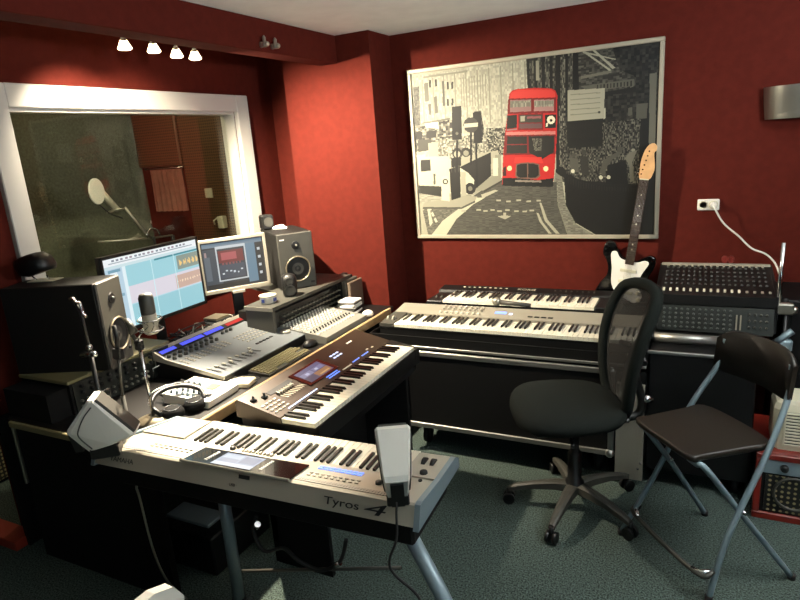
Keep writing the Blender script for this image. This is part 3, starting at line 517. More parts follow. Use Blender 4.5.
# ================================================================ KEY BEDS
def keys(parent, x0, nw, zt, yf, ylen, pitch, start=0, drop=.018, bz=.010):
    gw = G().box(.0005, pitch - .0007, yf, yf + ylen, -drop, 0, .0012)
    many('white_key', gw, 'wkey', parent, [(x0 + i * pitch, 0, zt) for i in range(nw)])
    gb = G().loft([[(-.0048, yf + ylen * .36, 0), (.0048, yf + ylen * .36, 0), (.0048, yf + ylen, 0), (-.0048, yf + ylen, 0)],
                   [(-.0038, yf + ylen * .40, bz), (.0038, yf + ylen * .40, bz), (.0038, yf + ylen, bz), (-.0038, yf + ylen, bz)]], smooth=False)
    many('black_key', gb, 'bkey', parent, [(x0 + (i + 1) * pitch, 0, zt - .001) for i in range(nw - 1) if (i + start) % 7 in (0, 1, 3, 4, 5)])

# ---------------------------------------------------------------- poster
t = thing('framed_poster', 'large framed black and white street poster with a red double decker bus', 'poster', (-.893, 3.452, 1.015))
g = G()
for a in ((-.70, .70, 0, .022), (-.70, .70, .978, 1.0), (-.70, -.678, .022, .978), (.678, .70, .022, .978)): g.box(a[0], a[1], -.03, -.002, a[2], a[3], .003)
g.build('frame', 'poster_frame', t)
G().box(-.68, .68, -.018, -.003, .02, .98).build('backing', 'black_matt', t)
painted('print', paint(POSTER, 560, 400, (.62, .61, .54), 3) * .84, 1.36, .96, t, frame_m((0, -.0195, .5), (1, 0, 0), (0, 0, 1)), 'print')
# ---------------------------------------------------------------- wall lamp
t = thing('wall_lamp', 'brushed metal half round wall lamp at the right edge', 'lamp', (.43, 3.452, 1.585))
sec = [(.19 * math.cos(a), -.02 - .13 * math.sin(a)) for a in [PI * k / 14 for k in range(15)]]
g = G()
n = len(sec); rings = [[(x * k, y * (1 if z else .9), z) for x, y in sec] for z, k in ((0, .93), (.07, .97), (.145, 1.0))]
g.loft(rings, closed=False, caps=False)
g.loft([[(x * .97 * k, y * .95, z) for x, y in sec] for z, k in ((.145, 1.0), (.01, .94))], closed=False, caps=False)
g.build('lamp_shade', 'lamp_off', t)
G().box(-.12, .12, -.02, 0, .03, .11, .004).build('wall_plate', 'white_pl', t)
# ---------------------------------------------------------------- outlet, cord
t = thing('wall_outlet', 'white double wall socket with one plug, right of the poster', 'socket', (.036, 3.452, 1.188))
G().box(-.05, .05, -.014, 0, -.028, .028, .004).build('cover_plate', 'white_pl', t)
many('socket_well', G().lathe([(.001, -.0145), (.016, -.0145), (.019, -.0165), (.021, -.0145)], (0, 0, 0), axis='y'), 'cream', t, [(-.023, 0, 0), (.023, 0, 0)])
t = thing('power_cord', 'white power cord hanging from the wall socket down to the mixer rack', 'cord', (.059, 3.435, 1.188))
G().cyl((0, 0, 0), (0, -.03, 0), .017, .013).build('plug', 'white_pl', t)
G().tube([(0, -.03, 0), (.01, -.04, -.02), (.05, -.03, -.09), (.12, -.03, -.155), (.18, -.04, -.215), (.24, -.05, -.24), (.285, -.06, -.29), (.305, -.12, -.36), (.30, -.2, -.42)], .0045, res=6).build('cable', 'white_pl', t)
# ---------------------------------------------------------------- beam spot lamps
t = thing('spotlight_bar', 'row of four lit spotlights hung behind the red beam', 'spotlight', (-2.08, 2.14, 2.15))
G().box(-.02, .035, -.22, .22, .03, .05, .003).box(-.02, .04, -.22, .22, .05, .075).build('mounting_bar', 'red_wall', t)
for (l, tg, p, s_) in SPOTS:
    b = Vector(l) - Vector((-2.08, 2.14, 2.15)); vis = Vector((-.25, .25, -1)).normalized()
    top = b - vis * .052
    h = G().cyl((top.x + .03, top.y, .04), top, .006).cyl(top, top + vis * .022, .008, .016).build('lamp_head', 'chrome', t)
    q = vis.to_track_quat('Z', 'Y').to_matrix().to_4x4(); q.translation = top + vis * .018
    gg = G(); gg.T = q; gg.lathe([(.014, -.006), (.020, .008), (.029, .026), (.025, .030), (.001, .033)]); gg.build('bulb', 'bulb', h)
for k, (yy, lab) in enumerate(((2.50, 'nearer'), (2.585, 'farther'))):
    t = thing('wall_hook', 'small dark metal knob on the red beam face, the %s of two' % lab, 'hook', (-1.92, yy, 2.105))
    G().lathe([(.014, 0), (.013, .012), (.006, .02), (.007, .028), (.013, .036), (.009, .044)], axis='x').lathe([(.012, -.012), (.014, 0), (.008, .014), (.009, .03), (.002, .04)], (.022, 0, 0)).build('knob', 'lamp_off', t)
# ---------------------------------------------------------------- KB4 (rear black 61 key)
t = thing('digital_piano', 'black sixty one key keyboard behind the long silver one', 'keyboard', (-.885, 3.0, .60))
L0 = .48
G().prism([(0, 0), (.36, 0), (.36, .10), (.33, .145), (.24, .138), (.225, .115), (.035, .115), (.035, .105), (0, .10)], -.50, .50).build('body', 'case_black', t)
keys(t, -.397, 36, .132, .035, .19, .0229)
for a_ in ((-.495, -.402, .03, .23, .108, .125), (.432, .495, .03, .23, .108, .132)): G().box(*a_, b=.004).build('end_block', 'black', t)
many('pitch_wheel', G().cyl((-.004, 0, 0), (.004, 0, 0), .018), 'dark_grey', t, [(-.465, .12, .118), (-.435, .12, .118)])
many('button', G().box(-.008, .008, -.004, .004, 0, .003, .001), 'cream', t, [(-.36 + .032 * k, .30, .142) for k in range(9)])
many('slider_cap', G().box(-.004, .004, -.007, .007, 0, .006, .001), 'dark_grey', t, [(.18 + .03 * k, .29, .141) for k in range(8)])
lettering(t, 'KORG', .040, frame_m((.02, .285, .1445), (1, 0, 0), (0, .99, .05)), 'silver_lt', width=.10)
# riser under it
t = thing('keyboard_riser', 'low black riser board under the rear keyboard', 'riser', (-.885, 3.18, .57))
G().box(-.5, .5, -.16, .16, .0, .03, .004).build('board', 'case_black', t)
# ---------------------------------------------------------------- KB3 88 keys silver
t = thing('stage_piano', 'long silver eighty eight key stage keyboard in a black case tray', 'keyboard', (-.80, 2.66, .61))
G().box(-.685, .625, -.012, .31, 0, .062).build('lower_body', 'black', t)
G().prism([(.165, .063), (.31, .063), (.31, .09), (.30, .115), (.17, .098)], -.685, .625).build('control_panel', 'silver', t)
G().box(-.684, .624, -.014, .168, .0625, .072).build('key_bed', 'case_black', t)
keys(t, -.60, 52, .09, -.010, .165, .0232, start=5, drop=.026)
def panel3(x, y): return (x, y, .098 + (y - .17) * .131 + .0005)
G().prism([(-.012, .07), (.168, .07), (.168, .10), (-.012, .088)], -.685, -.606).build('end_block', 'dark_grey', t)
many('pitch_wheel', G().cyl((-.004, 0, 0), (.004, 0, 0), .02), 'silver_lt', t, [(-.665, .06, .09), (-.635, .06, .09)])
many('knob', G().lathe([(.007, 0), (.006, .012), (.001, .0125)], n=10), 'silver_lt', t, [panel3(-.42 + .03 * (k % 8), .27 - .028 * (k // 8)) for k in range(16)])
many('slider_cap', G().box(-.005, .005, -.008, .008, 0, .01, .001), 'wkey', t, [panel3(-.42 + .03 * k, .195) for k in range(8)])
o = G().box(-.03, .03, -.012, .012, 0, .002).build('display', 'led_blue', t, panel3(-.10, .235), (.13, 0, 0))
G().box(-.008, .008, -.008, .008, 0, .003).build('lit_button', 'led_white', t, panel3(-.045, .225), (.13, 0, 0))
many('button', G().box(-.012, .012, -.006, .006, 0, .004, .001), 'rubber', t, [panel3(.06 + .034 * k, .205) for k in range(4)] + [panel3(-.01 + .02 * k, .275) for k in range(0)])
lettering(t, '', .016, frame_m((-.63, .235, .1075), (1, 0, 0), (0, .99, .13)), 'dark_grey', width=.05) if 0 else None
# microphone lying on KB3
t = thing('handheld_microphone', 'dark handheld microphone lying across the top of the silver stage keyboard', 'microphone', (-.93, 3.0, .735))
G().cyl((.16, .0, 0.0), (.0, -.01, .012), .010, .013).build('handle', 'dark_grey', t)
G().ball((-.02, -.011, .016), .026, .023, .023).build('grille', 'lamp_off', t)
# tray
t = thing('flight_case_tray', 'black flight case tray with aluminium rim under the silver stage keyboard', 'case', (-.80, 2.63, .585))
G().box(-.74, .62, 0, .37, 0, .02).box(-.74, .62, -.004, .006, 0, .06).box(-.74, -.735, 0, .37, 0, .06).box(.615, .62, 0, .37, 0, .06).build('tray', 'case_black', t)
G().box(-.745, .625, -.012, -.004, .0, .014, .002).build('rim', 'alu', t)
# case A
t = thing('flight_case', 'long black flight case with aluminium edges under the keyboards', 'case', (-.845, 2.62, .0))
G().box(-.51, .53, .006, .55, .155, .565).build('case_body', 'case_black', t)
for nm, a in (('edge_strip', (-.52, .54, -.002, .022, .145, .172)), ('edge_strip', (-.52, .54, -.002, .022, .545, .572)), ('edge_strip', (-.52, -.495, -.003, .02, .172, .545)), ('edge_strip', (.515, .54, -.003, .02, .172, .545))):
    G().box(*a, b=.003).build(nm, 'alu', t)
many('ball_corner', G().ball((0, 0, 0), .022, n=10, m=6), 'alu', t, [(-.505, .004, .158), (.525, .004, .158), (-.505, .004, .558), (.525, .004, .558)])
many('caster', G().cyl((-.012, 0, .045), (.012, 0, .045), .045).box(-.02, .02, -.02, .02, .045, .155), 'rubber', t, [(-.44, .12, 0), (.46, .12, 0), (-.44, .46, 0), (.46, .46, 0)])
G().box(-.475, -.425, .002, .006, .508, .53).build('label_plate', 'blue_tape', t)
G().box(-.13, .13, -.004, .006, .56, .566).build('latch', 'alu', t)
# keyboard table
t = thing('keyboard_bench', 'low black bench along the back wall carrying the keyboards', 'bench', (-.845, 3.03, 0))
G().box(-.55, .62, -.40, .41, .573, .585).box(-.55, .62, .15, .41, .3, .573).build('bench_top', 'case_black', t)
many('leg', G().box(-.02, .02, -.02, .02, 0, .3), 'case_black', t, [(-.52, .37, 0), (.58, .37, 0), (-.52, .2, 0), (.58, .2, 0)])
# case B (right)
t = thing('rack_case', 'tall black flight case behind the two chairs with silver plate at its left', 'case', (-.03, 2.66, 0))
G().box(-.14, .27, .0, .68, .09, .655, .006).build('case_body', 'case_black', t)
G().box(-.27, -.150, -.02, .0, .03, .50, .003).build('metal_plate', 'silver', t)
G().box(-.145, .27, -.006, .008, .645, .660, .002).build('edge_strip', 'alu', t)
many('rivet', G().ball((0, 0, 0), .006, n=8, m=5), 'chrome', t, [(-.16, -.02, .42), (-.16, -.02, .30), (-.16, -.02, .12), (-.17, -.02, .09), (-.165, -.02, .47)])
G().box(-.27, -.145, .005, .60, .14, .55).build('side_box', 'case_black', t)
many('caster', G().cyl((-.012, 0, .045), (.012, 0, .045), .045).box(-.02, .02, -.02, .02, .045, .09), 'rubber', t, [(-.1, .08, 0), (.22, .08, 0), (-.1, .6, 0), (.22, .6, 0)])
t = thing('metal_tube', 'silver metal tube lying on the black case in front of the mixers', 'tube', (-.03, 2.78, .682))
G().cyl((-.13, 0, 0), (.13, 0, 0), .022).build('tube', 'alu', t)
many('end_cap', G().cyl((-.006, 0, 0), (.006, 0, 0), .024), 'black', t, [(-.135, 0, 0), (.135, 0, 0)])
# ---------------------------------------------------------------- mixers rack
def mixer_panel(t, y0, z0, y1, z1, x0, x1, rows, cols, name='knob', mt='dark_grey', fr=0, kz=.008):
    u = Vector((0, y1 - y0, z1 - z0)); L = u.length; ang = math.atan2(u.z, u.y)
    pts = []
    for r in range(rows):
        for c in range(cols):
            f = (r + .5 + fr) / (rows + 2 * fr)
            pts.append((x0 + (x1 - x0) * (c + .5) / cols, y0 + u.y * f, z0 + u.z * f))
    return many(name, G().lathe([(.006, 0), (.005, kz), (.001, kz + .001)], n=8), mt, t, pts, (ang, 0, 0))
t = thing('audio_mixer', 'black mixing desk tilted on top of the right rack, white fader row', 'mixer', (.078, 3.0, .66))
G().prism([(.0, .12), (.03, .10), (.40, .10), (.40, .225), (.385, .228), (.0, .165)], -.24, .24).build('body', 'black', t)
G().box(-.245, .245, .375, .40, .222, .236, .003).build('rear_edge', 'silver', t)
mixer_panel(t, .10, .183, .36, .225, -.225, .225, 5, 18, 'knob', 'knob_grey', kz=.006)
mixer_panel(t, .35, .222, .375, .226, -.225, .225, 1, 16, 'gain_knob', 'silver')
many('fader_cap', G().box(-.005, .005, -.012, .012, 0, .012, .001), 'wkey', t, [(-.215 + .0285 * k, .045, .174) for k in range(12)])
many('small_fader', G().box(-.005, .005, -.008, .008, 0, .008, .001), 'silver', t, [(.13 + .03 * k, .045, .174) for k in range(4)])
for sgn in (-1, 1): G().prism([(.0, -.0), (.40, 0), (.40, .23), (.0, .17)], sgn * .245 - .006, sgn * .245 + .006).build('side_cheek', 'black', t)
t = thing('rack_mixer', 'dark green grey rack mixer standing upright below the tilted mixing desk', 'mixer', (.078, 2.95, .665))
G().prism([(0, 0), (.40, 0), (.40, .09), (.06, .09), (.03, .115)], -.235, .235).build('body', 'green_grey', t)
mixer_panel(t, .002, .008, .03, .108, -.22, .08, 5, 12, 'knob', 'knob_grey', kz=.01)
mixer_panel(t, .002, .02, .028, .10, .13, .22, 3, 4, 'master_knob', 'dark_grey', kz=.01)
G().box(.088, .094, -.004, .0, .02, .09).box(.104, .11, -.004, .0, .02, .09).build('fader_slot', 'silver', t)
t = thing('red_clip', 'small red clip with two loops standing on the rear edge of the mixing desk', 'clip', (.137, 3.385, .897))
for sgn in (-1, 1):
    G().tube([(sgn * .014 + .011 * math.cos(a), 0, .022 + .016 * math.sin(a)) for a in [2 * PI * k / 12 for k in range(12)]], .004, closed=True).box(sgn * .014 - .006, sgn * .014 + .006, -.001, .001, .01, .036).build('loop', 'red_paint', t)
# mic stand right
t = thing('microphone_stand', 'black and chrome folded microphone stand beside the right mixers', 'stand', (.36, 3.02, 0))
G().tube([(-.03, 0, 1.07), (-.03, 0, .72)], .010).build('chrome_tube', 'chrome', t)
G().tube([(0, 0, .78), (0.01, 0, .04)], .011).build('pole', 'black', t)
G().box(-.04, .03, -.02, .02, .75, .80, .006).ball((.03, 0, .77), .018).build('clamp', 'lamp_off', t)
G().cyl((-.035, -.02, .62), (.03, -.02, .68), .015).box(-.03, .035, -.03, .0, .58, .64, .01).build('bracket', 'steel_leg', t)
g = G()
for a in (.3, 2.4, 4.5): g.tube([(0.01, 0, .12), (.01 + .06 * math.cos(a), .06 * math.sin(a), .01)], .008)
g.build('foot', 'black', t)
# amp + heater right
t = thing('guitar_amplifier', 'low black amplifier with red painted edges on the floor at right', 'amplifier', (.55, 2.57, 0))
G().box(-.285, .35, .0, .36, .02, .285, .006).build('cabinet', 'case_black', t)
g = G()
for a in ((-.30, .36, -.012, .012, .27, .295), (-.30, .36, -.012, .012, .0, .03), (-.30, -.275, -.012, .012, .03, .27), (.335, .36, -.012, .012, .03, .27), (-.30, .36, .012, .37, .285, .295)): g.box(*a, b=.003)
g.build('red_edging', 'red_paint', t)
G().box(-.274, .334, -.006, .002, .21, .268).build('control_panel', 'steel_leg', t)
many('knob', G().lathe([(.016, 0), (.013, -.014), (.001, -.015)], axis='y'), 'black', t, [(-.2 + .09 * k, -.007, .24) for k in range(5)])
G().box(-.26, .32, -.005, .002, .04, .20).build('grille_cloth', 'cab_grille', t)
G().tube([(-.16 + .07 * math.cos(a), -.008, .13 + .07 * math.sin(a)) for a in [2 * PI * k / 20 for k in range(20)]], .006, closed=True).build('speaker_ring', 'dark_grey', t)
t = thing('fan_heater', 'cream fan heater with slotted grille on top of the red edged amplifier', 'heater', (.495, 2.70, .295))
G().loft([[(x * kx, y * ky, z) for x, y in [(-.19, -.06), (-.17, -.085), (.17, -.085), (.19, -.06), (.19, .06), (.17, .085), (-.17, .085), (-.19, .06)]] for z, kx, ky in ((0, .98, 1), (.02, 1, 1), (.17, 1, 1), (.195, .95, .92), (.21, .86, .8))], smooth=False).build('housing', 'cream', t)
G().box(-.15, .15, -.087, -.083, .02, .165).build('grille', 'dark_grey', t)
many('slat', G().box(-.15, .15, -.092, -.084, 0, .007, .001), 'cream', t, [(0, 0, .022 + .0135 * k) for k in range(11)])
G().box(-.004, .004, -.094, -.084, .02, .168).box(-.154, -.148, -.094, -.084, .02, .168).build('grille_bar', 'cream', t)
t = thing('bass_cabinet', 'black speaker cabinet against the back wall at the right edge', 'speaker', (.85, 3.25, 0))
G().box(-.50, .5, -.18, .19, .02, .80, .008).build('cabinet', 'case_black', t); G().box(-.46, .46, -.186, -.18, .06, .76).build('grille_cloth', 'black_matt', t)
many('corner', G().ball((0, 0, 0), .02, n=10, m=6), 'rubber', t, [(-.49, -.17, .79), (.49, -.17, .79), (-.49, -.17, .03), (.49, -.17, .03)])
# ---------------------------------------------------------------- electric guitar
a = math.radians(7.8)
m = Matrix.Translation((-.365, 3.395, .605)) @ Matrix.Rotation(math.radians(1.6), 4, 'X').inverted() @ Matrix.Rotation(a, 4, 'Y') @ Matrix.Rotation(PI / 2, 4, 'X')
t = thing('electric_guitar', 'black electric guitar with white pickguard and maple headstock leaning on the wall', 'guitar', mtx=m)
def smoothpoly(pts, r=5):
    N = len(pts); q = []
    for i in range(N):
        p0, p1, p2, p3 = [Vector(pts[(i + k) % N] + (0,)) for k in (-1, 0, 1, 2)]
        for k in range(r):
            s = k / r; v = .5 * ((2 * p1) + (p2 - p0) * s + (2 * p0 - 5 * p1 + 4 * p2 - p3) * s * s + (3 * p1 - p0 - 3 * p2 + p3) * s ** 3); q.append((v.x, v.y))
    return q
body = [(0, .0), (-.10, .015), (-.155, .08), (-.14, .15), (-.105, .215), (-.115, .28), (-.145, .33), (-.135, .385), (-.095, .39), (-.06, .345), (-.03, .315), (.03, .305), (.06, .325), (.095, .345), (.125, .33), (.125, .28), (.105, .22), (.13, .16), (.155, .09), (.10, .015)]
bp = smoothpoly(body)
G().loft([[(x * .96, .2 + (y - .2) * .97, -.0) for x, y in bp], [(x, y, .006) for x, y in bp], [(x, y, .036) for x, y in bp], [(x * .96, .2 + (y - .2) * .97, .042) for x, y in bp]]).build('body', 'gloss_black', t)
pg = smoothpoly([(.02, .09), (-.04, .12), (-.075, .17), (-.085, .25), (-.10, .33), (-.075, .345), (-.045, .31), (.03, .30), (.075, .315), (.095, .30), (.07, .24), (.06, .18), (.09, .12), (.06, .08)])
pk = G().prism(pg, .0425, .0455, 'z').build('pickguard', 'white_pl', t)
many('pickup', G().box(-.042, .042, -.009, .009, .0455, .051, .003), 'cream', t, [(0, .13, 0), (0, .19, 0), (0, .25, 0)])
G().box(-.035, .035, .07, .09, .0455, .053, .003).build('bridge', 'chrome', t)
many('control_knob', G().lathe([(.012, .0455), (.009, .056), (.001, .0565)], n=12), 'cream', t, [(.055, .17, 0), (.066, .135, 0), (.075, .10, 0)])
G().box(-.022, .022, .30, .735, .036, .047, .004).build('neck', 'maple', t)
fb = G().box(-.0225, .0225, .285, .735, .047, .052, .001).build('fretboard', 'rosewood', t)
g = G(); y = .735; s = .60
ys = [.735 - .60 * (1 - 2 ** (-k / 12)) for k in range(1, 20)]
g0 = G().box(-.0225, .0225, -.0008, .0008, .052, .0532); many('fret', g0, 'chrome', fb, [(0, yy, 0) for yy in ys])
many('inlay', G().cyl((0, 0, .052), (0, 0, .0525), .0035, n=10), 'cream', fb, [(0, (ys[k] + ys[k - 1]) / 2, 0) for k in (2, 4, 6, 8, 14, 16)])
hs = smoothpoly([(-.022, .735), (-.028, .77), (-.030, .82), (-.022, .87), (-.005, .905), (.018, .915), (.034, .90), (.034, .88), (.026, .865), (.040, .80), (.036, .765), (.022, .735)], 4)
G().prism(hs, .034, .048, 'z').build('headstock', 'maple', t)
G().box(-.022, .022, .732, .737, .050, .055).build('nut', 'cream', t)
many('tuner', G().cyl((0, 0, .048), (0, 0, .058), .004, n=8).box(-.022, -.012, -.006, .006, .036, .044, .002), 'chrome', t, [(-.018 + .004 * k, .76 + .023 * k, 0) for k in range(6)])
many('string', G().cyl((0, .08, .055), (0, .735, .056), .0005, n=5), 'chrome', t, [(-.016 + .0064 * k, 0, 0) for k in range(6)])
# ================================================================ OFFICE CHAIR
t = thing('office_chair', 'black five wheeled swivel office chair with mesh backrest and padded seat', 'chair', (-.435, 2.392, 0))
for k, d in enumerate((193, 262, 329, 47, 119)):
    a = math.radians(d); ca, sa = math.cos(a), math.sin(a); rr = .285
    rings = []
    for f, hw, z0, z1 in ((.02, .028, .085, .125), (.09, .024, .09, .125), (.18, .020, .085, .113), (.25, .017, .072, .096), (rr, .014, .062, .082)):
        rings.append([(ca * f - sa * w_, sa * f + ca * w_, z) for w_, z in ((-hw, z0), (hw, z0), (hw * .9, z1 - .006), (hw * .4, z1), (-hw * .4, z1), (-hw * .9, z1 - .006))])
    l = G().loft(rings, smooth=False).build('leg', 'dark_grey', t)
    g = G(); cx, cy = ca * rr, sa * rr; px, py = -sa, ca
    for s_ in (-1, 1): g.cyl((cx + px * s_ * .008, cy + py * s_ * .008, .026), (cx + px * s_ * .022, cy + py * s_ * .022, .026), .026, n=16)
    g.cyl((cx, cy, .026), (cx, cy, .075), .010); g.build('caster', 'black', l)
G().lathe([(.04, .08), (.045, .09), (.04, .13), (.03, .14), (.03, .26), (.025, .27), (.018, .272), (.018, .38)]).build('gas_column', 'black', t)
fd = math.radians(206); fx, fy = math.cos(fd), math.sin(fd)          # facing direction
CM = Matrix(((-fy, -fx, 0, -.042), (fx, -fy, 0, -.03), (0, 0, 1, .045), (0, 0, 0, 1)))   # local x = its left/right, local y = towards the backrest
def superell(a, b, n, e=3.2, cx=0, cy=0):
    q = []
    for i in range(n):
        t_ = 2 * PI * i / n; c, s_ = math.cos(t_), math.sin(t_)
        q.append((cx + a * abs(c) ** (2 / e) * (1 if c >= 0 else -1), cy + b * abs(s_) ** (2 / e) * (1 if s_ >= 0 else -1)))
    return q
g = G(); g.T = CM
def seatring(k, z, drop=0): return [(x * k * (1 - .12 * max(0, y / .24)), y * k, z - .045 * max(0, (-y * k - .12) / .12) ** 2 * (1 if z > .42 else .3)) for x, y in superell(.245, .225, 32, cy=.012)]
g.loft([seatring(.80, .412), seatring(.95, .418), seatring(1.0, .437), seatring(.985, .458), seatring(.9, .472), seatring(.6, .476), seatring(.05, .479)]); g.build('seat', 'seat_fab', t)
g = G(); g.T = CM; g.box(-.12, .12, -.14, .14, .36, .385, .01).box(-.035, .035, .10, .27, .36, .378, .005).tube([(.10, 0, .372), (.22, -.02, .37)], .006); g.build('seat_mechanism', 'black', t)
def bk(x, zf):    # backrest surface: zf 0..1, centre line leaning back, curved
    return Vector((x, .235 + .11 * zf - .05 * math.sin(PI * zf) * .6 + .0 - 1.1 * x * x * -1 * -.9, .425 + .51 * zf))
outl = smoothpoly([(0, 0), (-.09, .02), (-.14, .18), (-.18, .5), (-.185, .78), (-.15, .955), (0, 1.0), (.15, .955), (.185, .78), (.18, .5), (.14, .18), (.09, .02)], 4)
g = G(); g.T = CM; g.tube([bk(x, z) for x, z in outl], .024, n=8, closed=True); fr = g.build('back_frame', 'seat_fab', t)
g = G(); g.T = CM; rows = []
for k in range(15):
    zf = .01 + .98 * k / 14; hw = max((abs(x) for i, (x, z) in enumerate(outl) if abs(z - zf) < .06), default=.05) - .004
    if zf < .05: hw = .07
    rows.append([bk(hw * (i / 10 - 1), zf) for i in range(21)])
g.loft(rows, closed=False, caps=False); g.build('backrest_mesh', 'chair_mesh', t)
g = G(); g.T = CM; g.tube([(0, .24, .37), (0, .31, .38), (0, .33, .44), (0, .30, .56), (0, .30, .68)], .018, res=4).tube([(-.13, .285, .66), (0, .305, .68), (.13, .285, .66)], .012); g.build('back_support', 'black', t)
g = G(); g.T = CM; g.cyl((0, .33, .45), (0, .37, .45), .018); g.build('adjustment_knob', 'chrome', t)
# ================================================================ FOLDING CHAIR
t = thing('folding_chair', 'folding chair with dark seat and curved backrest on grey steel tubes', 'chair', (-.066, 2.128, 0), .683)   # x = to its back, y = to its left
hw = .205
for s_ in (-1, 1):
    G().tube([(-.041 if s_ > 0 else .034, s_ * .205, .008), (.10, s_ * (hw - .005), .24), (.24, s_ * (hw - .015), .52), (.335, s_ * (hw - .045), .70), (.348, s_ * (hw - .055), .80)], .0105, res=5).build('front_leg', 'steel_leg', t)
    G().tube([(.352 if s_ > 0 else .375, s_ * .205, .008), (.16, s_ * (hw - .022), .30), (.02, s_ * (hw - .03), .49), (-.0, s_ * (hw - .055), .502), (-.0, s_ * (hw - .09), .505)], .0105, res=5).build('rear_leg', 'steel_leg', t)
    G().cyl((.155, s_ * (hw - .035), .315), (.155, s_ * (hw + .004), .315), .007).build('pivot_bolt', 'chrome', t)
many('foot_cap', G().cyl((0, 0, 0), (0, 0, .02), .013), 'rubber', t, [(.034, -.205, 0), (-.041, .205, 0), (.375, -.205, 0), (.352, .205, 0)])
c = G().tube([(.045, -hw, .115), (.0, -hw + .03, .10), (.0, hw - .03, .10), (.045, hw, .115)], .009, res=5).build('crossbar', 'dark_grey', t)
G().tube([(.04, -hw, .113), (.013, -hw + .02, .104), (.0, -hw + .05, .10)], .0105).build('bar_end', 'chrome', c)
G().tube([(.04, hw, .113), (.013, hw - .02, .104), (.0, hw - .05, .10)], .0105).build('bar_end', 'chrome', c)
st = smoothpoly([(-.025, -.148), (-.03, 0), (-.025, .148), (.03, .158), (.18, .165), (.28, .16), (.30, 0), (.28, -.16), (.18, -.165), (.03, -.158)], 4)
g = G(); g.loft([[(x * .96 + .005, y * .96, .512) for x, y in st], [(x, y, .518) for x, y in st], [(x, y, .530) for x, y in st], [(x * .97 + .004, y * .97, .537) for x, y in st]]); g.build('seat', 'chair_vinyl', t)
rings = []
for k in range(17):
    a = -1 + k / 8.0; y = .172 * a; xo = .375 - .045 * a * a; e = abs(a) ** 6
    z0, z1 = .668 + .02 * e, .835 - .035 * e
    rings.append([(xo - .012, y, z0), (xo + .006, y, z0 - .004), (xo + .02, y, z1 - .004), (xo + .012, y, z1 + .004), (xo + .0, y, z1)])
G().loft(rings).build('backrest', 'chair_vinyl', t)
# ================================================================ TYROS
t = thing('arranger_keyboard', 'silver keyboard seen from its rear in the foreground with lettering on the back', 'keyboard', (-1.215, 1.354, .60), PI + .045)
prof = [(-.17, .018), (.150, .018), (.160, .026), (.136, .076), (.128, .079), (-.012, .062), (-.014, .038), (-.17, .038)]
G().prism(prof, -.575, .601).build('body', 'silver_lt', t)
zp = lambda y: .062 + (y + .012) * .1214
G().prism([(-.18, .018), (-.172, .018), (-.15, .018), (-.012, .018), (-.012, .068), (-.15, .064), (-.175, .05)], -.580, -.472).build('end_block', 'silver_lt', t)
G().prism([(-.18, .018), (-.172, .018), (-.15, .018), (-.012, .018), (-.012, .068), (-.15, .064), (-.175, .05)], .358, .605).build('end_block', 'silver_lt', t)
G().prism([(-.18, .018), (.165, .018), (.140, .083), (.125, .085), (-.012, .071), (-.15, .066), (-.178, .05)], -.590, -.574).build('side_cheek', 'steel_leg', t)
G().prism([(-.18, .018), (.165, .018), (.140, .083), (.125, .085), (-.012, .071), (-.15, .066), (-.178, .05)], .600, .616).build('side_cheek', 'steel_leg', t)
keys(t, -.470, 36, .060, -.165, .152, .02295)
def tp(x, y, dz=.0006): return (x, y, zp(y) + dz)
slope = math.atan(.1214)
# rear lip of perforated grille
for x0, x1 in ((.24, .57), (-.53, -.17)):
    G().box(x0, x1, -.009, .009, 0, .0015).build('speaker_grille', 'perf', t, (0, .112, zp(.112)), (slope, 0, 0))
# display block
g = G(); g.box(-.235, .17, -.056, .056, 0, .006, .002); dk = g.build('display_panel', 'gloss_black', t, tp(.055, .084), (slope, 0, 0))
painted('lcd_screen', paint([rect((.62, .70, .80), 0, .75, 1, 1), rect((.30, .42, .60), .05, .1, .45, .65), rect((.55, .66, .78), .5, .1, .95, .4), rect((.40, .50, .66), .5, .45, .95, .7)], 40, 20, (.42, .54, .70)), .15, .085, dk, frame_m((-.01, .0, .0065), (1, 0, 0), (0, 1, 0)), 'screen')
many('display_button', G().box(-.005, .005, -.0025, .0025, 0, .002), 'paper', dk, [(s_ * .105 - .01, -.033 + .010 * k, .006) for s_ in (-1, 1) for k in range(7)])
G().box(-.24, .175, .056, .060, .0, .010, .002).build('screen_bezel', 'silver_lt', dk)
many('button', G().box(-.006, .006, -.003, .003, 0, .003, .001), 'silver', t, [tp(-.21 - .02 * i, .082 - .016 * j) for i in range(9) for j in range(2)] + [tp(.26 + .022 * i, .075 - .018 * j) for i in range(8) for j in range(2)])
many('lit_button', G().box(-.008, .008, -.004, .004, 0, .0025, .001), 'led_blue', t, [tp(-.22 - .019 * i, .030 - .012 * j) for i in range(8) for j in range(2)])
many('slider_cap', G().box(-.003, .003, -.007, .007, 0, .006, .001), 'silver', t, [tp(-.02 + .014 * i, -.0) for i in range(9)])
many('small_knob', G().lathe([(.010, 0), (.009, .008), (.001, .009)], n=12), 'dark_grey', t, [tp(.135, -.0), tp(-.43, .06), tp(-.46, .02)])
many('pitch_wheel', G().cyl((-.006, 0, 0), (.006, 0, 0), .022), 'rubber', t, [(-.508, -.10, .055), (-.536, -.10, .055)])
G().lathe([(.013, .0), (.011, .010), (.001, .011)], n=16).build('data_knob', 'rubber', t, (-.53, -.035, .064))
G().cyl((0, 0, 0), (0, 0, .003), .006).build('jack_socket', 'rubber', t, (-.535, .005, .0665))
rearm = lambda x, h: frame_m((x, .160 - (h - .026) * .48 + .0012, h), (-1, 0, 0), (0, -.43, .90))
lettering(t, 'Tyros', .030, rearm(-.355, .050), 'rubber', width=.11)
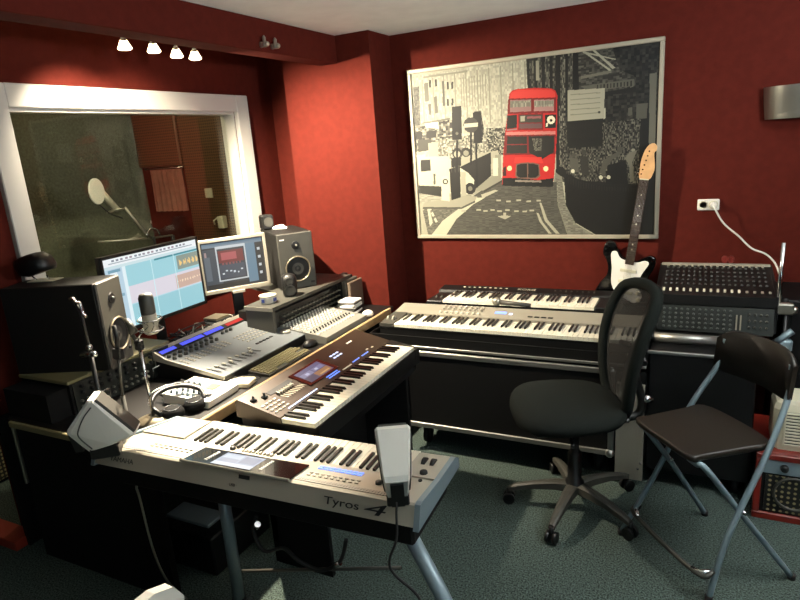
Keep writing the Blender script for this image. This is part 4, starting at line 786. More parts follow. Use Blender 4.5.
lettering(t, '4', .044, rearm(-.452, .049), 'rubber', shear=.22, width=.068)
lettering(t, 'YAMAHA', .022, rearm(.48, .050), 'dark_grey', width=.105, name='brand_lettering')
lettering(t, '∙ USB ∙', .012, rearm(.02, .042), 'dark_grey', name='usb_lettering')
g = G(); g.box(-.02, .02, -.006, .006, 0, .001); g.build('rear_port', 'rubber', t, rearm(-.02, .068).translation, (-1.22, 0, 0))
# the far right end narrows towards the player
for o in list(C.objects):
    if o.parent == t and o.name.split('.')[0] in ('body', 'end_block', 'side_cheek'):
        for v in o.data.vertices:
            if v.co.x > .5: v.co.x -= .105 * max(0, .13 - v.co.y) / .3
# stand
t = thing('keyboard_stand', 'black keyboard stand with grey tube legs under the foreground silver keyboard', 'stand', (-1.215, 1.36, 0), .045)
G().box(-.54, .555, -.13, .15, .535, .617, .008).build('top_frame', 'black_matt', t)
G().tube([(.50, -.07, .56), (.625, -.125, .40), (.86, -.25, .02)], .0215, n=14).build('leg', 'steel_leg', t)
G().tube([(-.24, .025, .56), (-.245, .025, .02)], .0215, n=14).build('leg', 'steel_leg', t)
G().tube([(-.24, .05, .12), (.42, .05, .30)], .006, n=8).build('cross_wire', 'dark_grey', t)
many('foot_cap', G().cyl((0, 0, 0), (0, 0, .025), .026), 'rubber', t, [(.865, -.252, 0), (-.245, .025, 0)])
# satellite speakers
def satellite(label, loc, rz, tilt):
    m_ = Matrix.Translation(loc) @ Matrix.Rotation(rz, 4, 'Z') @ Matrix.Rotation(tilt, 4, 'X')
    t = thing('satellite_speaker', label, 'speaker', mtx=m_, group='white satellite speakers of the foreground keyboard')
    # side profile (y forward, z up) with a half width for each corner
    pr_ = [(0, 0, .030), (.075, .018, .044), (.152, .044, .046), (.100, .112, .048), (.046, .182, .047), (.030, .182, .046), (-.048, .090, .036), (-.054, .076, .034), (-.02, .025, .030)]
    n = len(pr_)
    G().loft([[(-w_, .05 + (y - .05) * .86, .08 + (z - .08) * .93) for y, z, w_ in pr_], [(-w_ * .86, y, z) for y, z, w_ in pr_], [(w_ * .86, y, z) for y, z, w_ in pr_], [(w_, .05 + (y - .05) * .86, .08 + (z - .08) * .93) for y, z, w_ in pr_]], smooth=False).build('shell', 'white_pl', t)
    d_ = Vector((0, .046 - .152, .182 - .044)).normalized(); nn = Vector((0, d_.z, -d_.y))
    g = G(); P0 = Vector((0, .152, .044)); P1 = Vector((0, .046, .182))
    g.loft([[P0 + d_ * .008 + Vector((sx * .038, 0, 0)) + nn * o_ for sx, o_ in ((-1, -.002), (1, -.002), (.92, .009), (-.92, .009))], [P1 - d_ * .006 + Vector((sx * .040, 0, 0)) + nn * o_ for sx, o_ in ((-1, -.002), (1, -.002), (.92, .009), (-.92, .009))]], smooth=False).build('grille', 'dark_grey', t)
    for s_ in (-1, 1): G().tube([(s_ * .0325, .012, .012), (s_ * .036, -.018, .06), (s_ * .039, -.012, .09), (s_ * .043, .012, .13), (s_ * .046, .04, .16)], .0022, res=4).build('side_seam', 'dark_grey', t)
    G().prism([(-.058, .070), (-.045, .0), (-.02, .0), (-.03, .07)], -.017, .017).build('socket_recess', 'black', t)
    G().box(-.03, .03, .0, .09, -.03, .012, .004).build('bracket', 'black', t)
    return t
sp1 = satellite('white satellite speaker seen from behind, at the right end of the foreground keyboard', (-.676, 1.226, .705), .50, 0)
sp2 = satellite('white satellite speaker seen from its side, at the left end of the foreground keyboard', (-1.770, 1.145, .700), -.92, 0)
t = thing('speaker_cable', 'thin black cable hanging from the right white speaker down past the grey leg', 'cable', (-.66, 1.193, .735))
G().tube([(0, 0, .0), (.005, -.02, -.04), (.01, -.04, -.10), (-.01, -.05, -.16), (.0, -.05, -.20), (.07, -.05, -.26), (.05, -.09, -.33), (.02, -.10, -.42), (-.1, -.05, -.69)], .0035, res=6).build('cable', 'rubber', t)
t = thing('cable', 'pale grey cable hanging straight below the left end of the foreground keyboard', 'cable', (-1.70, 1.23, .55))
G().tube([(.04, 0, .0), (.01, -.01, -.02), (0.0, 0, -.08), (.015, 0, -.28), (.03, .02, -.42), (.04, .08, -.545)], .004, res=6).build('wire', 'lamp_off', t)
t = thing('cable', 'black looping cable hanging under the middle of the foreground keyboard', 'cable', (-1.05, 1.22, .535))
G().tube([(-.12, 0, 0), (-.13, -.01, -.05), (-.10, -.01, -.11), (-.03, 0, -.09), (.03, -.01, -.11), (.10, 0, -.13), (.17, 0, -.08), (.20, 0, -.0)], .006, res=6).build('wire', 'rubber', t)
G().cyl((-.118, -.01, -.03), (-.10, -.02, -.01), .009).cyl((.15, 0, -.10), (.17, 0, -.085), .008).build('plug', 'chrome', t)
# second: white chair corner
a0 = Vector((-.912, .705, 0.06)); d = Vector((-.06, -1, 0)).normalized(); nrm = Vector((1, -.06, 0)).normalized()
t = thing('white_chair', 'white plastic chair of which only the top backrest corner shows at the bottom edge', 'chair', mtx=Matrix(((d.x, nrm.x, 0, a0.x), (d.y, nrm.y, 0, a0.y), (0, 0, 1, 0), (0, 0, 0, 1))))
G().prism([(.03, .46), (.40, .46), (.43, .70), (.41, .785), (.37, .80), (.06, .80), (.02, .785), (.0, .75), (.01, .60)], -.012, .012, 'y').build('backrest', 'white_pl', t)
G().box(.03, .40, .0, .38, .43, .46, .01).build('seat', 'white_pl', t)
many('leg', G().cyl((0, 0, -.06), (0, 0, .44), .014), 'steel_leg', t, [(.06, .03, 0), (.37, .03, 0), (.06, .35, 0), (.37, .35, 0)])
# ================================================================ GENOS
t = thing('workstation_keyboard', 'brown black workstation keyboard with lit colour touch screen running along the desk edge', 'keyboard', (-1.165, 1.975, .60), PI / 2)
G().prism([(-.012, .068), (.335, .068), (.335, .128), (.325, .138), (.135, .094), (.132, .0685)], -.432, .435).build('control_panel', 'brown_panel', t)
G().box(-.412, .434, -.012, .33, .0, .067).build('lower_body', 'black', t)
G().prism([(-.014, .035), (-.014, .0), (.132, 0), (.132, .097), (.11, .094), (-.014, .072)], .393, .436).build('end_block', 'black', t)
keys(t, -.430, 36, .090, -.010, .142, .0228, drop=.018)
zg = lambda y: .094 + (y - .135) * .2316
def gp(x, y, dz=.0006): return (x, y, zg(y) + dz)
sg = math.atan(.2316)
dk = G().box(-.105, .105, -.056, .056, 0, .003, .001).build('touch_screen', 'gloss_black', t, gp(-.07, .23), (sg, 0, 0))
painted('screen_image', paint([rect((.35, .37, .50), 0, .78, 1, 1), rect((.50, .52, .64), .04, .45, .48, .75), rect((.72, .75, .85), .2, .5, .34, .68), rect((.60, .45, .30), .40, .06, .96, .42), rect((.80, .66, .45), .5, .12, .9, .2), rect((.45, .48, .62), .52, .48, .95, .74), rect((.75, .78, .85), .6, .52, .72, .66), rect((.25, .27, .36), .0, .0, .36, .4)], 60, 36, (.30, .30, .42)), .165, .088, dk, frame_m((0, 0, .0035), (1, 0, 0), (0, 1, 0)), 'screen')
G().box(-.14, .0, -.012, .012, 0, .0015).build('slider_panel', 'rubber', t, gp(-.19, .262), (sg, 0, 0))
many('slider_cap', G().box(-.0035, .0035, -.009, .009, 0, .009, .001), 'silver_lt', t, [gp(-.305 + .0145 * k, .235, .001) for k in range(7)])
many('slider_slot', G().box(-.0015, .0015, -.024, .024, 0, .001), 'cream', t, [gp(-.305 + .0145 * k, .21, .002) for k in range(9)])
many('lit_button', G().box(-.006, .006, -.0035, .0035, 0, .003, .001), 'led_white', t, [gp(-.36 + .016 * k, .146) for k in range(12)])
many('blue_button', G().box(-.0055, .0055, -.0035, .0035, 0, .003, .001), 'led_blue', t, [gp(-.07 + .014 * k, .155 + .012 * j) for k in range(6) for j in range(2)] + [gp(.12 + .015 * k, .155) for k in range(4)] + [gp(.2 + .015 * k, .155) for k in range(4)])
many('button', G().box(-.007, .007, -.004, .004, 0, .003, .001), 'wkey', t, [gp(.03 + .014 * k, .15) for k in range(5)] + [gp(-.41 + .022 * i, .165 + .02 * j) for i in range(4) for j in range(4)] + [gp(.27, .17), gp(.31, .165)])
many('pad_button', G().box(-.008, .008, -.005, .005, 0, .003, .001), 'led_white', t, [gp(.10 + .024 * i, .235 + .02 * j) for i in range(3) for j in range(2)])
G().box(-.022, .022, -.004, .004, 0, .002).build('logo_bar', 'paper', t, gp(.28, .27), (sg, 0, 0))
many('joystick', G().lathe([(.014, 0), (.012, .004), (.005, .006), (.005, .016), (.001, .018)], n=12), 'rubber', t, [gp(-.40, .275), gp(-.355, .26)])
t = thing('keyboard_table', 'black support table under the workstation keyboard', 'table', (-1.165, 1.975, 0))
G().box(-.33, .0, -.38, .42, .565, .598).build('table_top', 'black_matt', t)
G().box(-.31, -.28, -.36, .40, .1, .565).build('back_panel', 'black_matt', t)
for y in (-.36, .38): G().box(-.31, -.04, y, y + .02, .0, .565).build('side_panel', 'black_matt', t)
G().box(-.001, .003, .24, .30, .46, .475).build('label_sticker', 'paper', t, (-.04, -.05, 0)) if 0 else None
# ================================================================ DESK
t = thing('studio_desk', 'long black studio desk along the window wall with pale wood front edge', 'desk', (-2.13, 2.2, 0))
G().prism([(-.34, -.92), (.465, -.92), (.465, .96), (-.48, .96), (-.48, -.80)], .612, .64, 'z').build('desk_top', 'desk', t)
G().box(.465, .482, -.70, .90, .600, .648, .004).build('front_edge', 'wood_edge', t)
G().box(-.32, .12, -.935, -.92, .612, .638, .003).build('side_edge', 'olive_edge', t)
for y in (-.91, .93): G().box(-.33, .44, y, y + .025, 0, .612).build('side_panel', 'black_matt', t)
G().box(-.48, -.46, -.90, .93, .0, .612).build('back_panel', 'black_matt', t)
G().box(-.33, -.318, -.925, -.912, .35, .615, .002).build('edge_trim', 'lamp_off', t)
# ---- rack case at left on the desk
t = thing('equipment_rack', 'black equipment rack with rows of knobs under the large left speaker', 'rack', (-2.36, 1.64, .64))
G().box(-.16, .145, -.245, .27, .0, .130).box(-.14, .13, -.335, -.246, .0, .118).build('cabinet', 'black_matt', t)
G().box(-.165, .15, -.252, .275, .130, .145, .003).build('top_board', 'olive_edge', t)
G().box(.145, .152, -.235, .26, .070, .128).build('preamp_panel', 'green_grey', t); G().box(.145, .152, -.235, .26, .006, .07).build('mixer_panel', 'green_grey', t)
many('knob', G().lathe([(.009, 0), (.008, .014), (.001, .015)], axis='x', n=10), 'black', t, [(.152, -.20 + .043 * k, .110 - .026 * j) for k in range(9) for j in range(2)])
many('small_knob', G().lathe([(.006, 0), (.005, .010), (.001, .011)], axis='x', n=8), 'lamp_off', t, [(.152, -.21 + .03 * k, .05 - .024 * j) for k in range(12) for j in range(2)])
for y in (-.1, .22): G().tube([(.15, y - .09, .012), (.18, y - .09, .012), (.18, y - .09, .062), (.18, y, .062), (.18, y, .012), (.15, y, .012)], .004).build('handle', 'chrome', t)
G().box(.152, .154, .12, .155, .085, .115).build('paper_label', 'olive_edge', t)
# ---- large speakers
def monitor_speaker(name, label, loc, rz, W, D, Hh, wr, tr, group='black studio monitor speakers'):
    t = thing(name, label, 'speaker', loc, rz, group)          # x forward
    G().box(-D, -.012, -W / 2, W / 2, 0, Hh, .004).build('cabinet', 'black_vinyl', t)
    G().box(-.012, .0, -W / 2, W / 2, 0, Hh, .005).build('baffle', 'dark_grey', t)
    w_ = G().lathe([(wr * 1.0, -.004), (wr * 1.02, .008), (wr * .93, .010), (wr * .86, .0), (wr * .80, .004), (wr * .30, -.002), (.001, .008)], (.0, 0, Hh * .36), n=32, axis='x').build('woofer', 'foam_grille', t)
    G().tube([(.008, wr * .97 * math.cos(a), Hh * .36 + wr * .97 * math.sin(a)) for a in [2 * PI * k / 36 for k in range(36)]], .0045, closed=True).build('woofer_ring', 'skin_gold', t)
    G().lathe([(tr * 1.5, -.004), (tr * 1.4, .004), (tr, .001), (tr * .5, .004), (.001, .008)], (.0, 0, Hh * .78), n=24, axis='x').build('tweeter', 'black', t)
    G().ball((.006, .004, Hh * .78), .006).build('tweeter_dome', 'lamp_off', t)
    return t
sl = monitor_speaker('studio_monitor', 'large black studio speaker at far left seen from its side', (-2.165, 1.622, .787), math.radians(22), .18, .41, .365, .070, .016)
for y, z in ((-.065, .05), (.065, .05)): G().ball((0.002, y, z), .008).build('port', 'black', sl)
sr = monitor_speaker('studio_monitor', 'dark grey two way studio speaker facing the room, left of the red pillar', (-2.035, 2.74, .842), math.radians(-38), .205, .37, .32, .072, .016)
for s_ in (-1, 1): G().box(-.001, .002, s_ * .08 - .012, s_ * .08 + .012, .022, .034, .002).build('port', 'black', sr)
lettering(sr, 'TAPCO', .012, frame_m((.0006, -.072, .288), (0, 1, 0), (0, 0, 1)), 'paper', width=.026) if 0 else G().box(-.001, .0015, -.088, -.062, .284, .290).build('badge', 'paper', sr)
# small things on the speakers
t = thing('small_speaker', 'small black desktop speaker on a clear foot on top of the left studio speaker', 'speaker', (-2.47, 1.55, 1.153), .3)
T0 = Matrix.Translation((0, 0, .012)) @ Matrix.Diagonal((1.35, 1.35, 1.25, 1)) @ Matrix.Rotation(-.3, 4, 'Y')
gs = G(); gs.T = T0; gs.loft([[(x * a_ + o_, y * b_, z) for x, y in superell(.055, .042, 16, 3)] for z, a_, b_, o_ in ((.016, .7, .8, .01), (.03, 1, 1, 0), (.06, 1.0, 1.0, -.004), (.08, .8, .8, -.01), (.085, .5, .5, -.012))]).build('body', 'black', t)
G().box(-.05, .07, -.035, .035, 0, .003, .001).build('base_plate', 'cream', t); G().tube([(-.03, 0, .002), (-.05, 0, .02)], .003).tube([(.03, 0, .002), (.02, 0, .02)], .003).build('foot', 'chrome', t)
t = thing('small_speaker', 'small black cube speaker on top of the right studio speaker near the window corner', 'speaker', (-2.33, 2.88, 1.163), -.6)
G().box(-.04, .04, -.035, .035, .0, .085, .008).build('body', 'black', t); G().cyl((.04, 0, .045), (.043, 0, .045), .028).build('cone', 'dark_grey', t)
t = thing('crumpled_paper', 'crumpled white paper beside the cube speaker on top of the right studio speaker', 'paper', (-2.235, 2.88, 1.163))
g = G(); rings = [[((.055 - .01 * k) * math.cos(a) * (1 + random.uniform(-.2, .2)), (.035 - .006 * k) * math.sin(a) * (1 + random.uniform(-.2, .2)), .001 + .007 * k + random.uniform(0, .004)) for a in [2 * PI * i / 12 for i in range(12)]] for k in range(4)]
g.loft(rings, smooth=False).build('sheet', 'paper', t)
# shelf box under right speaker
t = thing('monitor_shelf', 'dark desk shelf box with silver grey top under the right studio speaker', 'shelf', (-2.13, 2.34, .64))
G().prism([(.02, .0), (.205, .0), (.205, .78), (-.30, .78), (-.30, .42), (.02, .28)], .182, .200, 'z').build('top_board', 'dark_grey', t)
G().box(.02, .205, -.004, .0, .180, .201, .001).build('front_strip', 'silver', t)
G().box(.025, .20, .0, .02, 0, .182).build('side_panel', 'dark_grey', t); G().box(-.28, .20, .76, .78, 0, .182).build('side_panel', 'dark_grey', t); G().box(.025, .045, .02, .76, 0, .182).build('inner_panel', 'black_matt', t)
t = thing('patch_bay', 'black patch bay full of small plugs inside the shelf under the right speaker', 'rack unit', (-2.13, 2.40, .641))
G().box(-.08, .16, .0, .64, 0, .15).build('housing', 'black', t)
many('plug', G().cyl((0, 0, 0), (.03, 0, .006), .004, n=8), 'lamp_off', t, [(.16, .04 + .035 * k + .01 * (j % 2), .03 + .03 * j) for k in range(17) for j in range(4)])
# small speaker before monitor, tub
t = thing('egg_speaker', 'small rounded black satellite speaker standing before the right studio speaker', 'speaker', (-1.99, 2.585, .842), math.radians(-50))
G().loft([[(x * k - .005, y * k, z) for x, y in superell(.045, .042, 16, 2.6)] for z, k in ((0, .7), (.008, .9), (.05, 1.0), (.09, .98), (.112, .8), (.12, .45))]).build('body', 'black', t)
G().lathe([(.022, .0), (.022, .006), (.016, .002), (.001, .006)], (.036, 0, .085), axis='x').lathe([(.030, .0), (.030, .006), (.022, .0), (.001, .006)], (.038, 0, .035), axis='x').build('driver', 'dark_grey', t)
t = thing('plastic_tub', 'white round plastic tub with blue label on the shelf corner', 'tub', (-2.02, 2.43, .841))
G().lathe([(.036, 0), (.040, .002), (.044, .036), (.044, .038), (.041, .038), (.038, .006), (.001, .005)], n=28).build('tub', 'white_pl', t)
many('label', G().box(-.009, .009, -.0455, -.042, .010, .028), 'blue_tape', t, [(.0, 0, 0)]); G().box(.040, .044, -.01, .015, .010, .028).build('label', 'blue_tape', t)
G().lathe([(.046, .038), (.046, .043), (.001, .044)], n=28).build('lid', 'cream', t)
# ---- computer monitors
def lcd(name, label, centre, wdir, W, Hh, bez, frame, A, tilt, drop, inner=None):
    x = Vector((wdir[0], wdir[1], 0)).normalized(); m_ = frame_m(centre, x, (tilt * -x.y * -1, tilt * -x.x * 1, 1))
    t = thing(name, label, 'monitor', mtx=m_)                      # local x across, y up, z towards viewer
    g = G(); g.box(-W / 2, W / 2, -Hh / 2, Hh / 2, -.035, -.004, .004)
    g.build('back_shell', frame, t)
    g = G()
    for a in ((-W / 2, W / 2, Hh / 2 - bez, Hh / 2), (-W / 2, W / 2, -Hh / 2, -Hh / 2 + bez * 1.3), (-W / 2, -W / 2 + bez, -Hh / 2, Hh / 2), (W / 2 - bez, W / 2, -Hh / 2, Hh / 2)): g.box(*a, -.006, .004, .002)
    g.build('bezel', frame, t)
    painted('screen', A, W - 2 * bez + .002, Hh - 2.3 * bez + .002, t, frame_m((0, bez * .15, -.001), (1, 0, 0), (0, 1, 0)), 'screen')
    G().box(-.03, .03, -Hh / 2 - drop + .02, .02 - Hh / 2, -.05, -.034, .003).build('neck', 'black', t)
    G().box(-.11, .11, -Hh / 2 - drop, -Hh / 2 - drop + .016, -.12, .05, .005).build('stand_base', 'black', t)
    return t
ops = [rect((.93, .95, .96), 0, .90, 1, 1), rect((.62, .66, .70), .05, .925, .95, .94), rect((.55, .60, .64), .3, .915, .9, .93), rect((.80, .88, .90), 0, .86, 1, .90),
       rect((.72, .82, .88), 0, 0, .17, .86), rect((.88, .94, .96), .17, 0, .20, .86), rect((.90, .95, .97), .05, .55, .12, .80), rect((.90, .95, .97), .05, .2, .12, .44), rect((.45, .62, .70), .03, .80, .15, .84), rect((.50, .66, .74), .03, .46, .15, .50),
       rect((.62, .82, .86), .20, .57, 1, .86), rect((.86, .84, .88), .20, .31, 1, .56), rect((.60, .80, .84), .20, .0, 1, .30), rect((.55, .60, .56), .74, .60, 1, .82), rect((.80, .68, .62), .70, .33, 1, .53),
       rect((.25, .55, .60), .5, .83, 1, .855), rect((.80, .92, .94), .71, 0, .715, .86), rect((.80, .92, .94), .46, 0, .465, .86)]
for k in range(24): ops.append(rect((.95, .80, .52), .755 + .01 * k, .70 - .012 * (1 + (k * 7) % 4), .761 + .01 * k, .70 + .012 * (1 + (k * 7) % 4)))
for k in range(24): ops.append(rect((.95, .86, .76), .72 + .0115 * k, .43 - .006 * (1 + (k * 5) % 3), .726 + .0115 * k, .43 + .006 * (1 + (k * 5) % 3)))
for k in range(18): ops.append(rect((.5 + .03 * (k % 5), .55, .6), .08 + .045 * k, .945, .105 + .045 * k, .975))
m1 = lcd('computer_monitor', 'wide black computer monitor with pale blue audio tracks on screen', (-2.40, 2.075, 1.018), (.0, 1), .60, .37, .014, 'black', paint(ops, 120, 76, (.7, .85, .9)), .0, .193)
ops = [rect((.12, .14, .17), 0, 0, 1, 1), rect((.42, .50, .56), .02, .88, .98, .97), rect((.22, .26, .30), .02, .12, .28, .86), rect((.75, .78, .80), .22, .16, .70, .90), rect((.16, .18, .22), .24, .19, .68, .84), rect((.42, .10, .12), .26, .54, .66, .80), rect((.66, .30, .32), .30, .60, .55, .76),
       rect((.22, .26, .32), .26, .22, .66, .50), rect((.38, .50, .58), .70, .06, .86, .88), rect((.10, .11, .12), .87, .05, .98, .86), rect((.05, .06, .07), .04, .03, .70, .12), rect((.34, .38, .42), .03, .2, .12, .7), rect((.6, .5, .5), .05, .70, .08, .80)]
for k in range(6): ops += [rect((.80, .84, .88), .29 + .06 * k, .30 + .02 * ((k * 3) % 4), .32 + .06 * k, .33 + .02 * ((k * 3) % 4)), rect((.5, .25, .27), .30 + .055 * k, .50, .33 + .055 * k, .54)]
for k in range(4): ops.append(rect((.75, .78, .80), .89, .2 + .17 * k, .93, .26 + .17 * k))
m2 = lcd('computer_monitor', 'smaller silver framed monitor with a dark plugin window on screen', (-2.295, 2.520, 1.025), (.22, .31), .375, .30, .017, 'silver', paint(ops, 90, 70, (.2, .2, .2)), .0, .235)
G().box(-.035, .035, -.165, -.148, -.0, .008, .002).build('button_strip', 'silver', m2)
# ---- control surface
t = thing('control_surface', 'large grey mixing control surface with blue displays before the monitors', 'mixer', (-2.0, 2.125, .641))   # x to its front
G().prism([(-.20, .0), (.19, .0), (.195, .038), (-.20, .093)], -.315, .315, 'y').build('body', 'black', t)
G().prism([(-.20, .0935), (.196, .0385), (.196, .045), (-.20, .100)], -.315, .315, 'y').build('top_panel', 'grey_panel', t)
for y in (-.32, .315): G().prism([(-.22, .085), (-.05, .066), (.20, .034), (.205, .052), (-.13, .095), (-.20, .125), (-.23, .11)], y, y + .008, 'y').build('side_cheek', 'silver_lt', t)
G().prism([(-.235, .05), (-.202, .05), (-.202, .10), (-.215, .13), (-.235, .12)], -.315, .315, 'y').build('rear_ridge', 'silver_lt', t)
G().box(.19, .197, -.312, .312, .0, .040).build('front_panel', 'black', t)
cz = lambda x: .045 + (.195 - x) * .1392
csl = math.atan(-.1392) * -1
ds = G().box(-.017, .017, -.305, .305, 0, .004).build('meter_bridge', 'black', t, (-.192, 0, .106), (0, .35, 0))
for y0, y1 in ((-.29, -.20), (-.165, -.02), (-.005, .12)): G().box(-.011, .011, y0, y1, .004, .006).build('lcd_display', 'lcd_blue', ds)
G().box(-.011, .011, .15, .27, .004, .006).build('time_display', 'lcd_red', ds)
many('rotary_knob', G().lathe([(.010, 0), (.008, .014), (.001, .015)], n=10), 'dark_grey', t, [(-.145, -.285 + .034 * k, cz(-.145)) for k in range(9)] + [(-.11, -.285 + .034 * k, cz(-.11)) for k in range(9)] + [(-.145, .07 + .03 * k, cz(-.145)) for k in range(3)])
many('button', G().box(-.005, .005, -.007, .007, 0, .003, .001), 'silver', t, [(-.075 + .016 * j, -.285 + .034 * k, cz(-.075 + .016 * j)) for k in range(9) for j in range(4)] + [(-.06 + .028 * j, .06 + .024 * k, cz(-.06 + .028 * j)) for k in range(9) for j in range(4)])
G().box(.055, .165, -.300, .01, -.001, .0015).build('fader_bed', 'dark_grey', t, (0, 0, 0)) if 0 else None
many('fader_slot', G().box(-.05, .05, -.0035, .0035, 0, .001), 'black', t, [(.11, -.285 + .034 * k, cz(.11)) for k in range(9)])
many('fader_cap', G().box(-.010, .010, -.006, .006, 0, .009, .001), 'silver_lt', t, [(.09 + .012 * ((k * 5) % 4), -.285 + .034 * k, cz(.11)) for k in range(9)])
many('dark_button', G().box(-.006, .006, -.008, .008, 0, .005, .001), 'black', t, [(.08, .06 + .027 * k, cz(.08)) for k in range(5)])
G().lathe([(.028, 0), (.026, .008), (.022, .010), (.001, .008)], n=24).build('jog_wheel', 'silver_lt', t, (.10, .26, cz(.10)))
# ---- grey mixer
t = thing('analog_mixer', 'flat grey analogue mixer crowded with knobs on the desk near the red pillar', 'mixer', (-1.80, 2.62, .641))
G().prism([(-.16, .0), (.125, .0), (.13, .035), (-.16, .075)], -.20, .22, 'y').build('body', 'grey_light', t)
mz = lambda x: .035 + (.13 - x) * .138
many('knob', G().lathe([(.005, 0), (.004, .009), (.001, .010)], n=8), 'paper', t, [(-.145 + .023 * j, -.185 + .027 * k, mz(-.145 + .023 * j)) for k in range(14) for j in range(7)])
many('fader_cap', G().box(-.008, .008, -.004, .004, 0, .007, .001), 'wkey', t, [(.07 + .01 * ((k * 3) % 3), -.185 + .027 * k, mz(.07)) for k in range(14)])
many('dark_knob', G().lathe([(.005, 0), (.004, .007), (.001, .008)], n=8), 'rubber', t, [(.025, -.185 + .027 * k, mz(.025)) for k in range(14)] + [(.04, -.172 + .027 * k, mz(.04)) for k in range(14)])
# ---- computer keyboard, mouse, disk
t = thing('computer_keyboard', 'dark computer keyboard with pale keys lying before the control surface', 'keyboard', (-1.738, 2.125, .641), PI / 2)
G().prism([(-.058, 0), (.058, 0), (.058, .018), (-.058, .010)], -.165, .165).build('case', 'dark_grey', t)
many('key', G().box(-.0075, .0075, -.007, .007, 0, .006, .0015), 'olive_edge', t, [(-.153 + .018 * i + .004 * (j % 2), -.045 + .0185 * j, .0115 + .0012 * j) for i in range(18) for j in range(6) if not (i > 14 and j == 2) and (i, j) not in ((4, 0), (5, 0), (6, 0), (7, 0))][:100])
t = thing('computer_mouse', 'small black computer mouse beyond the computer keyboard', 'mouse', (-1.745, 2.375, .641), 1.4)
G().loft([[(x * k, y * k, z) for x, y in superell(.045, .028, 18, 2.4)] for z, k in ((0, .95), (.01, 1.0), (.022, .85), (.032, .5), (.035, .1))]).build('shell', 'black', t); G().cyl((-.03, -.003, .026), (-.03, .003, .026), .006).build('scroll_wheel', 'dark_grey', t)
t = thing('external_drive', 'small beige slab external drive between keyboard and white mixer', 'drive', (-1.745, 1.855, .641), .25)
G().box(-.06, .05, -.04, .04, 0, .022, .004).build('case', 'cream', t); G().tube([(.05, .02, .012), (.07, .04, .02), (.04, .0, .045), (-.05, -.03, .035), (-.08, -.02, .01)], .002, res=5).build('cord', 'rubber', t)
# ---- white small mixer
t = thing('compact_mixer', 'small white mixer with pin knobs beside the headphones', 'mixer', (-1.83, 1.705, .641), .06)
G().prism([(-.115, 0), (.115, 0), (.12, .028), (-.115, .042)], -.10, .09, 'y').build('body', 'white_pl', t)
wz = lambda x: .028 + (.12 - x) * .0596
many('knob', G().lathe([(.007, 0), (.004, .013), (.001, .014)], n=10), 'steel_leg', t, [(-.085 + .028 * j, -.08 + .035 * k, wz(-.085 + .028 * j)) for k in range(4) for j in range(5) if not (k > 1 and j > 2)])
G().box(-.02, .03, .02, .075, 0, .002).build('label_area', 'olive_edge', t, (.03, -.02, wz(.03))) ; G().box(-.01, .01, -.01, .01, 0, .008, .002).build('fader_cap', 'rubber', t, (.08, -.05, wz(.08)))
many('jack_plug', G().cyl((0, 0, 0), (-.045, 0, .012), .006, n=8), 'rubber', t, [(-.115, -.085 + .028 * k, .022) for k in range(6)])
# ---- headphones
t = thing('headphones', 'black studio headphones lying on the desk before the compact white mixer', 'headphones', (-1.775, 1.55, .648), 1.25)
for sx in (-1, 1):
    c_ = G().lathe([(.040, 0), (.043, .008), (.043, .018), (.036, .030), (.020, .036), (.001, .034)], (sx * .045, 0, 0), n=24).build('ear_cup', 'black_matt', t)
    G().tube([(sx * .045 + .030 * math.cos(a), .030 * math.sin(a), .0335) for a in [2 * PI * k / 20 for k in range(20)]], .0022, closed=True).build('ring', 'chrome', c_)
G().tube([(.09, .0, .02), (.10, .05, .045), (.06, .11, .06), (0, .13, .065), (-.06, .11, .06), (-.10, .05, .045), (-.09, .0, .02)], .009, res=5).build('headband', 'black', t)
G().tube([(.09, .0, .03), (.11, .05, .055), (.07, .12, .07), (0, .14, .075), (-.07, .12, .07), (-.11, .05, .055), (-.09, .0, .03)], .0022, res=5).build('headband_wire', 'chrome', t)
# ---- desk mic
t = thing('condenser_microphone', 'silver condenser microphone in a shock mount on a round based desk stand', 'microphone', (-1.835, 1.455, .641))
G().lathe([(.062, 0), (.066, .004), (.064, .012), (.03, .022), (.012, .026), (.001, .027)], n=30).build('stand_base', 'skin_gold', t)
G().cyl((0, 0, .02), (-.005, 0, .30), .007).build('pole', 'chrome', t)
G().ball((-.005, 0, .31), .016).box(-.02, .01, -.012, .012, .29, .33, .004).build('joint', 'black', t)
G().tube([(-.005, 0, .31), (-.05, .01, .35), (-.07, .02, .40)], .008).cyl((-.03, .01, .35), (-.06, .01, .40), .016, .010).build('arm', 'dark_grey', t)
mic = G().lathe([(.020, .36), (.026, .365), (.026, .43), (.025, .435)], (.075, 0, 0.0), n=20).build('mic_body', 'silver', t)
G().lathe([(.025, .435), (.026, .44), (.026, .495), (.021, .507), (.001, .51)], (.075, 0, 0), n=20).build('mic_grille', 'dark_grey', t)
g = G()
for z in (.375, .415): g.tube([(.075 + .042 * math.cos(a), .042 * math.sin(a), z) for a in [2 * PI * k / 20 for k in range(20)]], .0022, closed=True)
for k in range(8):
    a = 2 * PI * k / 8; b = a + .6; g.tube([(.075 + .042 * math.cos(a), .042 * math.sin(a), .375), (.075 + .024 * math.cos(b), .024 * math.sin(b), .395), (.075 + .042 * math.cos(a + .3), .042 * math.sin(a + .3), .415)], .0015, n=5)
g.tube([(.034, 0, .375), (0, 0, .34), (-.005, 0, .31)], .004); g.build('shock_mount', 'chrome', t)
